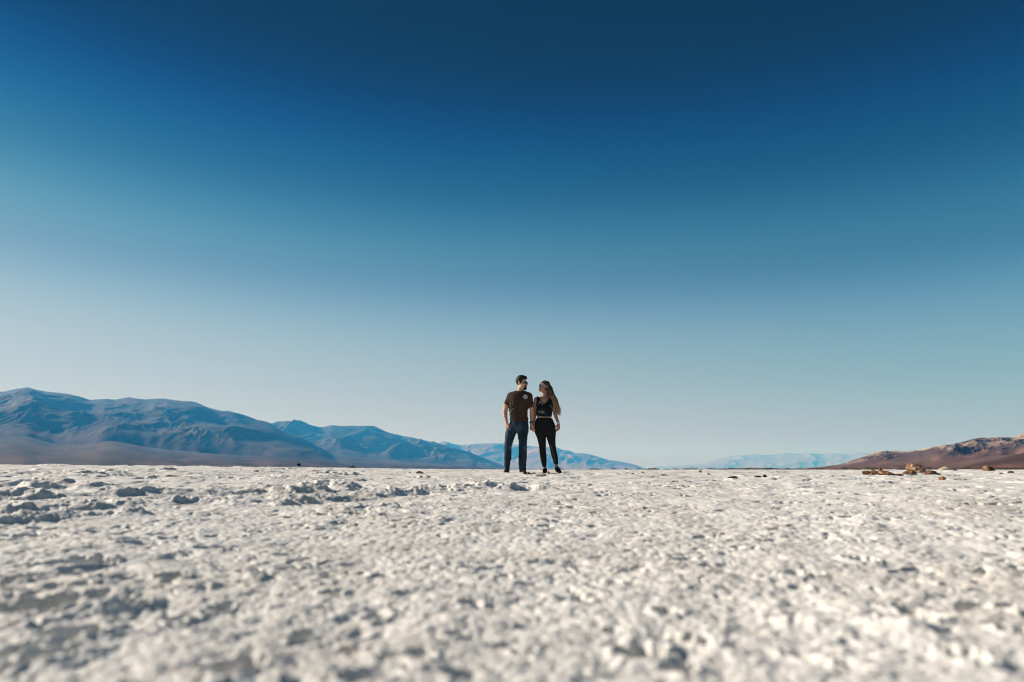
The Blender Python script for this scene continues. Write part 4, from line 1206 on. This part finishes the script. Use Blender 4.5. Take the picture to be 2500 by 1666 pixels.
def rock_material(name, a, b, c, crust):
    m = Mat(name, 0.95, 0.15)
    base = m.ramp(m.noise(16, 8, 0.65, dist=0.5), [(0.32, a), (0.5, b), (0.68, c)])
    salt = m.ramp(m.noise(22, 7, 0.65), [(0.60 - 0.22 * crust, (0, 0, 0)), (0.70 - 0.22 * crust, (1, 1, 1))])
    m.color(m.mix(salt, base, (0.62, 0.57, 0.50)))
    m.bump(m.noise(120, 6, 0.7), 0.6, 0.006)
    return m.m
ROCK = {
    'orange': rock_material('orange_brown_rock', (0.11, 0.050, 0.027), (0.25, 0.132, 0.072), (0.40, 0.25, 0.15), 0.25),
    'red': rock_material('red_brown_rock', (0.075, 0.032, 0.021), (0.17, 0.080, 0.050), (0.32, 0.18, 0.12), 0.2),
    'brown': rock_material('dark_brown_clod', (0.022, 0.013, 0.008), (0.05, 0.03, 0.018), (0.11, 0.065, 0.035), 0.0),
    'tan': rock_material('tan_rock', (0.30, 0.21, 0.13), (0.44, 0.33, 0.22), (0.56, 0.46, 0.34), 0.5),
    'pale': rock_material('salt_crusted_rock', (0.30, 0.20, 0.13), (0.44, 0.34, 0.25), (0.58, 0.50, 0.42), 0.6),
}
def rock(px, py, w, h, kind, label, seed, lean=0.0, peak=0.0, deep=0.8, name='rock', group='rocks lying on the salt', layers=0.0):
    x, y = ground_at(px, py)
    d = math.hypot(x, y); s = d / FPX * 1.02
    W, Hh = w * s, h * s
    rs = np.random.RandomState(seed)
    v, f = ICO; v = v.copy()
    for _ in range(13):                                               # flat broken faces
        n = unit(rs.normal(size=3)); k = rs.uniform(.50, .84)
        t = v @ n; v = v - np.maximum(0, t - k)[:, None] * n
    o3 = rs.rand(3) * 50
    n1 = perlin(v[:, 0] * 1.3 + o3[0], v[:, 1] * 1.3 + v[:, 2] * 1.9 + o3[1]) + .5 * perlin(v[:, 1] * 3 + o3[1], v[:, 2] * 3 + v[:, 0] * 2 + o3[2])
    n2 = ridged(v[:, 0] * 3.2 + v[:, 2] * 2.0 + o3[2], v[:, 1] * 3.2 - v[:, 2] * 1.4 + o3[0], 4)
    v = v * (1 + .16 * n1 + .20 * (n2 - .5))[:, None]
    if layers: v *= (1 + layers * np.sin((v[:, 2] + .35 * v[:, 0] + .15 * n1) * 13))[:, None] * np.array([1, 1, 0]) + np.array([0, 0, 1])
    a = rs.uniform(0, 6.28)
    v = v @ rotz(a).T
    v -= (v.max(0) + v.min(0)) / 2; v /= (v.max(0) - v.min(0)) / 2
    up = np.clip((v[:, 2] + 1) / 2, 0, 1)
    if peak: v[:, :2] *= (1 - peak * up)[:, None]
    v[:, 0] += lean * up
    v = v * np.array([W / 2, W * deep / 2, Hh * 1.30 / 2])
    z = float(ground_z([x], [y], [0.02])[0])
    base = np.array([x, y, z])
    v[:, 2] += Hh * (0.92 - 1.30 / 2)
    o = mesh_obj(name, v + base, f, ROCK[kind], None, True, base)
    o.location = base
    tag(o, label, 'rock' if name == 'rock' else 'clod', group)
    return o

RG = 'rocks in the orange pile on the right'
ROCKS = [
    (2117, 1163, 24, 10, 'orange', 'tan orange rock at the left end of the rock pile', 11, 0, 0, .8, 'rock', RG),
    (2138, 1164, 23, 9, 'red', 'dark sided rock touching the tan rock at the left end of the pile', 12, 0, .1, .8, 'rock', RG),
    (2136, 1158, 20, 8, 'orange', 'thin flat rock lying on top of the left end of the pile', 13, .2, .1, .8, 'rock', RG),
    (2149, 1156, 12, 11, 'orange', 'small upright rock standing behind the left end of the pile', 14, 0, .3, .7, 'rock', RG),
    (2169, 1164, 37, 10, 'orange', 'wide rounded orange rock with a dark right side in the pile', 15, .1, .1, .7, 'rock', RG),
    (2196, 1164, 18, 5, 'red', 'lowest flat reddish slab in the middle of the pile', 16, 0, 0, .8, 'rock', RG),
    (2211, 1161, 21, 9, 'red', 'pinkish rock with a pointed top left of the tallest rock', 17, .35, .45, .8, 'rock', RG),
    (2236, 1157, 37, 20, 'orange', 'tallest orange rock crowning the pile', 18, .15, -.12, .7, 'rock', RG, .03),
    (2229, 1162, 19, 11, 'red', 'red brown rock propping up the tallest rock from below', 19, 0, .2, .7, 'rock', RG),
    (2245, 1159, 16, 6, 'tan', 'small pale pink stone wedged under the tallest rock', 20, 0, 0, .8, 'rock', RG),
    (2262, 1160, 13, 6, 'red', 'small dark red stone between the tallest rock and the slanted slab', 21, .2, .2, .8, 'rock', RG),
    (2281, 1160, 40, 15, 'red', 'slanted layered slab leaning down at the right of the pile', 22, -.45, .25, .6, 'rock', RG, .05),
    (2302, 1172, 16, 8, 'orange', 'small orange stone lying alone in front of the pile', 23, 0, .1, .8, 'rock', RG),
    (2315, 1154, 42, 10, 'tan', 'long pale salt crusted rock behind the right end of the pile', 24, 0, .1, .6, 'rock', RG),
    (2409, 1153, 14, 12, 'orange', 'stump shaped orange rock standing right of the pile', 25, .1, -.1, .8),
    (2420, 1153, 14, 8, 'brown', 'dark low rock against the right side of the stump shaped rock', 26, .2, .2, .8),
    (2470, 1159, 15, 5, 'orange', 'small rounded tan stone near the right edge of the picture', 27, 0, 0, .8),
    (2445, 1160, 8, 3, 'red', 'thin flat brown stone left of the small rounded tan stone', 28, 0, 0, .8),
    (1710, 1157, 9, 6.5, 'orange', 'small orange stone on the salt between the couple and the pile', 29, 0, .2, .8),
    (1730, 1159.5, 8, 3.5, 'red', 'tiny flat reddish stone just right of the small orange stone', 30, 0, 0, .8),
    (1569, 1158, 10, 6, 'tan', 'small tan stone with a black shadow side right of the couple', 31, .3, .3, .8),
    (1531, 1158, 12, 2.6, 'red', 'thin dark red flake between the couple and the small tan stone', 32, 0, 0, .6),
    (1788, 1168, 25, 6.5, 'brown', 'broad dark brown clod, the larger of the two lying close together', 33, .1, .1, .5, 'clod'),
    (1850, 1168, 19, 4, 'brown', 'flat brown clod touching the spiky clod', 34, 0, 0, .5, 'clod'),
    (1869, 1168, 14, 6.5, 'brown', 'spiky dark clod right of the flat brown clod', 35, -.2, .5, .5, 'clod'),
    (1024, 1158.5, 17, 7, 'red', 'brown rock with a black right side left of the couple', 36, .1, .05, .8),
    (1002, 1151.4, 6, 3, 'brown', 'tiny black stone at the far edge above the brown rock', 37, 0, .2, .8),
    (985, 1155, 6, 2.6, 'brown', 'tiny dark flake left of the brown rock with the black side', 38, 0, .4, .8),
    (1076, 1150.3, 5, 2.5, 'brown', 'tiny black stone on the far edge between brown rock and couple', 39, 0, .2, .8),
    (86, 1209, 50, 13, 'brown', 'wide dark brown clod behind the salt ridge at the far left', 40, -.2, .35, .5, 'clod'),
    (408, 1156, 5, 4, 'red', 'tiny reddish stone standing on the salt below the blue mountains', 41, 0, .3, .8),
    (430, 1166, 50, 3.6, 'brown', 'long thin dark brown clod lying flat below the tiny reddish stone', 42, 0, .2, .25, 'clod'),
    (771, 1154, 26, 3.2, 'red', 'thin dark red clod lying below the parked van', 43, 0, .1, .4, 'clod'),
    (766, 1158.5, 13, 2.4, 'brown', 'short black flake just in front of the thin dark red clod', 44, 0, .1, .6, 'clod'),
    (1282, 1160, 11, 7.5, 'brown', "dark brown stone touching the man-side shoe between the couple's feet", 45, .2, .2, .8, 'rock', "stones at the couple's feet"),
    (1291.5, 1161, 9, 7, 'brown', 'dark brown block beside the tan stone at their feet', 46, 0, 0, .8, 'rock', "stones at the couple's feet"),
    (1302, 1161, 15, 8, 'tan', "tan stone midway between the couple's feet", 47, .1, .1, .8, 'rock', "stones at the couple's feet"),
    (1320, 1166, 31, 7, 'pale', "longest low salt crusted stone nearest the camera at the couple's feet", 48, .1, .15, .7, 'rock', "stones at the couple's feet"),
    (1339, 1160.5, 14, 9, 'tan', 'pointed pale tan stone between the black shoes of the crop top wearer', 49, 0, .55, .7, 'rock', "stones at the couple's feet"),
    (700, 1270, 20, 4, 'brown', 'small brown chip in the middle of the empty left foreground', 50, .2, .1, .5, 'clod'),
    (200, 1338, 9, 4, 'orange', 'small rust orange crumb in the blurred left foreground', 51, 0, .2, .8, 'clod'),
    (112, 1353, 16, 4, 'red', 'flat rust brown crumb left of and nearer than the orange crumb', 52, 0, .1, .7, 'clod'),
]
for r in ROCKS:
    a = list(r) + [0.8, 'rock', 'rocks lying on the salt', 0.0][len(r) - 9:] if len(r) < 13 else list(r)
    rock(a[0], a[1], a[2], a[3], a[4], a[5], a[6], a[7], a[8], a[9], a[10], a[11], a[12])

# ------------------------------------------------------------------ two vehicles parked far out on the valley floor
def slab(profile, width, taper=0.0, top=None):
    """side outline (y, z) carried across the width; upper points may draw in"""
    zs = [p[1] for p in profile]; zmax = max(zs); zmin = min(zs); n = len(profile); V = []
    for s in (-1, 1):
        for e, k in ((.94, 1.0), (1.0, .965)):
            cy_ = sum(p[0] for p in profile) / n; cz_ = sum(zs) / n
            ring = []
            for y, z in profile:
                w = width / 2 * (1 - taper * max(0, (z - zmin) / (zmax - zmin) - .45))
                ring.append((s * w * e, cy_ + (y - cy_) * k, cz_ + (z - cz_) * k))
            V.append(ring)
    A = [V[1], V[0], V[2], V[3]]; v = [p for r in A for p in r]; f = []
    for q in range(3):
        for i in range(n):
            f.append((q * n + i, q * n + (i + 1) % n, (q + 1) * n + (i + 1) % n, (q + 1) * n + i))
    c0 = len(v); v.append(tuple(np.mean(A[0], 0))); v.append(tuple(np.mean(A[3], 0)))
    t = [(c0, (i + 1) % n, i, i) for i in range(n)] + [(c0 + 1, 3 * n + i, 3 * n + (i + 1) % n, 3 * n + (i + 1) % n) for i in range(n)]
    return np.array(v), f, t
def slab_obj(name, profile, width, mat, parent, off=(0, 0, 0), taper=0.0):
    v, f, t = slab(profile, width, taper)
    me = bpy.data.meshes.new(name)
    me.from_pydata([tuple(p + np.array(off)) for p in v], [], [tuple(q) for q in f] + [tuple(dict.fromkeys(q)) for q in t]); me.update()
    me.materials.append(mat)
    o = bpy.data.objects.new(name, me); COL.objects.link(o); o.parent = parent
    return o
PAINT = plain('dark_car_paint', (0.020, 0.024, 0.030), 0.3, 0.5, 0.1, 2)
GLASS = plain('dark_window_glass', (0.012, 0.015, 0.018), 0.08, 0.6, 0.1, 2)
TYRE = plain('tyre_rubber', (0.018, 0.018, 0.018), 0.85, 0.2)
PALE = plain('pale_painted_metal', (0.66, 0.67, 0.68), 0.4, 0.4, 0.08, 2)
LAMP = plain('headlight_glass', (0.75, 0.75, 0.72), 0.15, 0.6, 0.05, 2)
def wheel(parent, x, y, r, w=.24):
    v, f = disc((x - w / 2, y, r), (1, 0, 0), r, w, 24); o = mesh_obj('wheel', v, f, TYRE, parent)
    s = 1 if x > 0 else -1
    v, f = disc((x + s * w / 2, y, r), (s, 0, 0), r * .6, .02, 18); mesh_obj('rim', v, f, PALE, o)
def vehicle_spot(px, dist):
    az = float(px_az(px)); x, y = dist * math.sin(az), dist * math.cos(az)
    return x, y, float(ground_base(np.array(x), np.array(y)))
x, y, z = vehicle_spot(730.5, 400)
van = empty('parked_van', (x, y, z)); van.rotation_euler = (0, 0, math.atan2(-x, y) + 0.12)
tag(van, 'dark high roofed van parked far off facing the camera', 'van', 'vehicles parked on the far salt')
slab_obj('body', [(-2.6, .35), (-2.7, .75), (-2.62, 1.15), (-2.0, 1.35), (-1.45, 2.2), (-1.1, 2.38), (2.5, 2.42), (2.7, 2.2), (2.75, .6), (2.65, .35)], 2.25, PAINT, van, taper=.18)
slab_obj('windscreen', [(-2.02, 1.40), (-1.52, 2.16), (-1.46, 2.16), (-1.96, 1.40)], 1.85, GLASS, van, (0, -.03, 0))
slab_obj('bumper', [(-2.84, .38), (-2.86, .78), (-2.70, .80), (-2.60, .38)], 2.2, PALE, van)
for s in (-1, 1):
    v, f = disc((s * .80, -2.66, .98), (0, -1, 0.1), .15, .06, 18); mesh_obj('headlight', v, f, LAMP, van)
    slab_obj('side_window', [(-1.25, 1.45), (-1.0, 2.05), (-.1, 2.05), (-.1, 1.45)], .04, GLASS, van, (s * 1.10, 0, 0))
    for yy in (-1.75, 1.75): wheel(van, s * 1.0, yy, .38)
x, y, z = vehicle_spot(858, 400)
trk = empty('pickup_truck', (x, y, z - .25)); trk.rotation_euler = (0, 0, math.atan2(-x, y) + math.pi / 2 - 0.1)
tag(trk, 'dark pickup truck parked far off side on, pale sill, nearer the couple than the van', 'pickup truck', 'vehicles parked on the far salt')
slab_obj('body', [(-2.6, .45), (-2.65, 1.0), (-2.4, 1.1), (-.2, 1.12), (2.4, 1.12), (2.5, .95), (2.5, .45)], 1.9, PAINT, trk)
slab_obj('cab', [(-2.35, 1.10), (-2.1, 1.72), (-1.8, 1.80), (-.5, 1.80), (-.3, 1.10)], 1.8, PAINT, trk, taper=.2)
slab_obj('sill', [(-1.1, .36), (-1.1, .52), (1.1, .52), (1.1, .36)], 1.96, PALE, trk)
for s in (-1, 1):
    slab_obj('side_window', [(-2.1, 1.18), (-1.92, 1.62), (-.7, 1.62), (-.55, 1.18)], .04, GLASS, trk, (s * .88, 0, 0))
    for yy in (-1.65, 1.65): wheel(trk, s * .88, yy, .40)
    v, f = disc((s * .7, 2.50, .85), (0, 1, 0), .12, .05, 16); mesh_obj('headlight', v, f, LAMP, trk)

# ------------------------------------------------------------------ low desert scrub along the far edge of the salt
def build_scrub():
    rng = np.random.RandomState(3); V, F = [], []
    def bush(x, y, z, w, h, n):
        c = rng.normal(size=(n, 3)) * (w * .36, w * .36, h * .26) + (x, y, z + h * .42)
        c[:, 2] = np.clip(c[:, 2], z + .02, z + h)
        s = rng.uniform(.05, .13, n) * (0.6 + w)
        for p, q in zip(c, s):
            a, b = unit(rng.normal(size=3)), unit(rng.normal(size=3))
            i = len(V); V.extend([p - a * q, p + b * q * .5, p + a * q, p - b * q * .5]); F.append((i, i + 1, i + 2, i + 3))
    for k in range(430):
        px = rng.uniform(1440, 2620); dens = .30 + .7 * (px > 1900) * .6 + .35 * (perlin(np.array([px / 31.0]), np.array([2.0]))[0])
        if rng.rand() > dens: continue
        d = rng.uniform(150, 300); az = float(px_az(px)); x, y = d * math.sin(az), d * math.cos(az)
        h = rng.uniform(.18, .55) * (1 if rng.rand() > .12 else 1.5)
        bush(x, y, float(ground_z([x], [y], [1.0])[0]), rng.uniform(.5, 1.6), h, 46)
    for k in range(120):
        px = rng.uniform(-120, 1440); d = rng.uniform(330, 520); az = float(px_az(px)); x, y = d * math.sin(az), d * math.cos(az)
        bush(x, y, float(ground_base(np.array(x), np.array(y))), rng.uniform(.8, 2.4), rng.uniform(.15, .4), 40)
    m = plain('dry_scrub', (0.060, 0.048, 0.034), 0.9, 0.1, 0.4, 0.6)
    o = mesh_obj('scrub', np.array(V), np.array(F), m, smooth=False)
    tag(o, 'low dark desert scrub along the far edge of the salt', 'scrub', kind='stuff')
build_scrub()
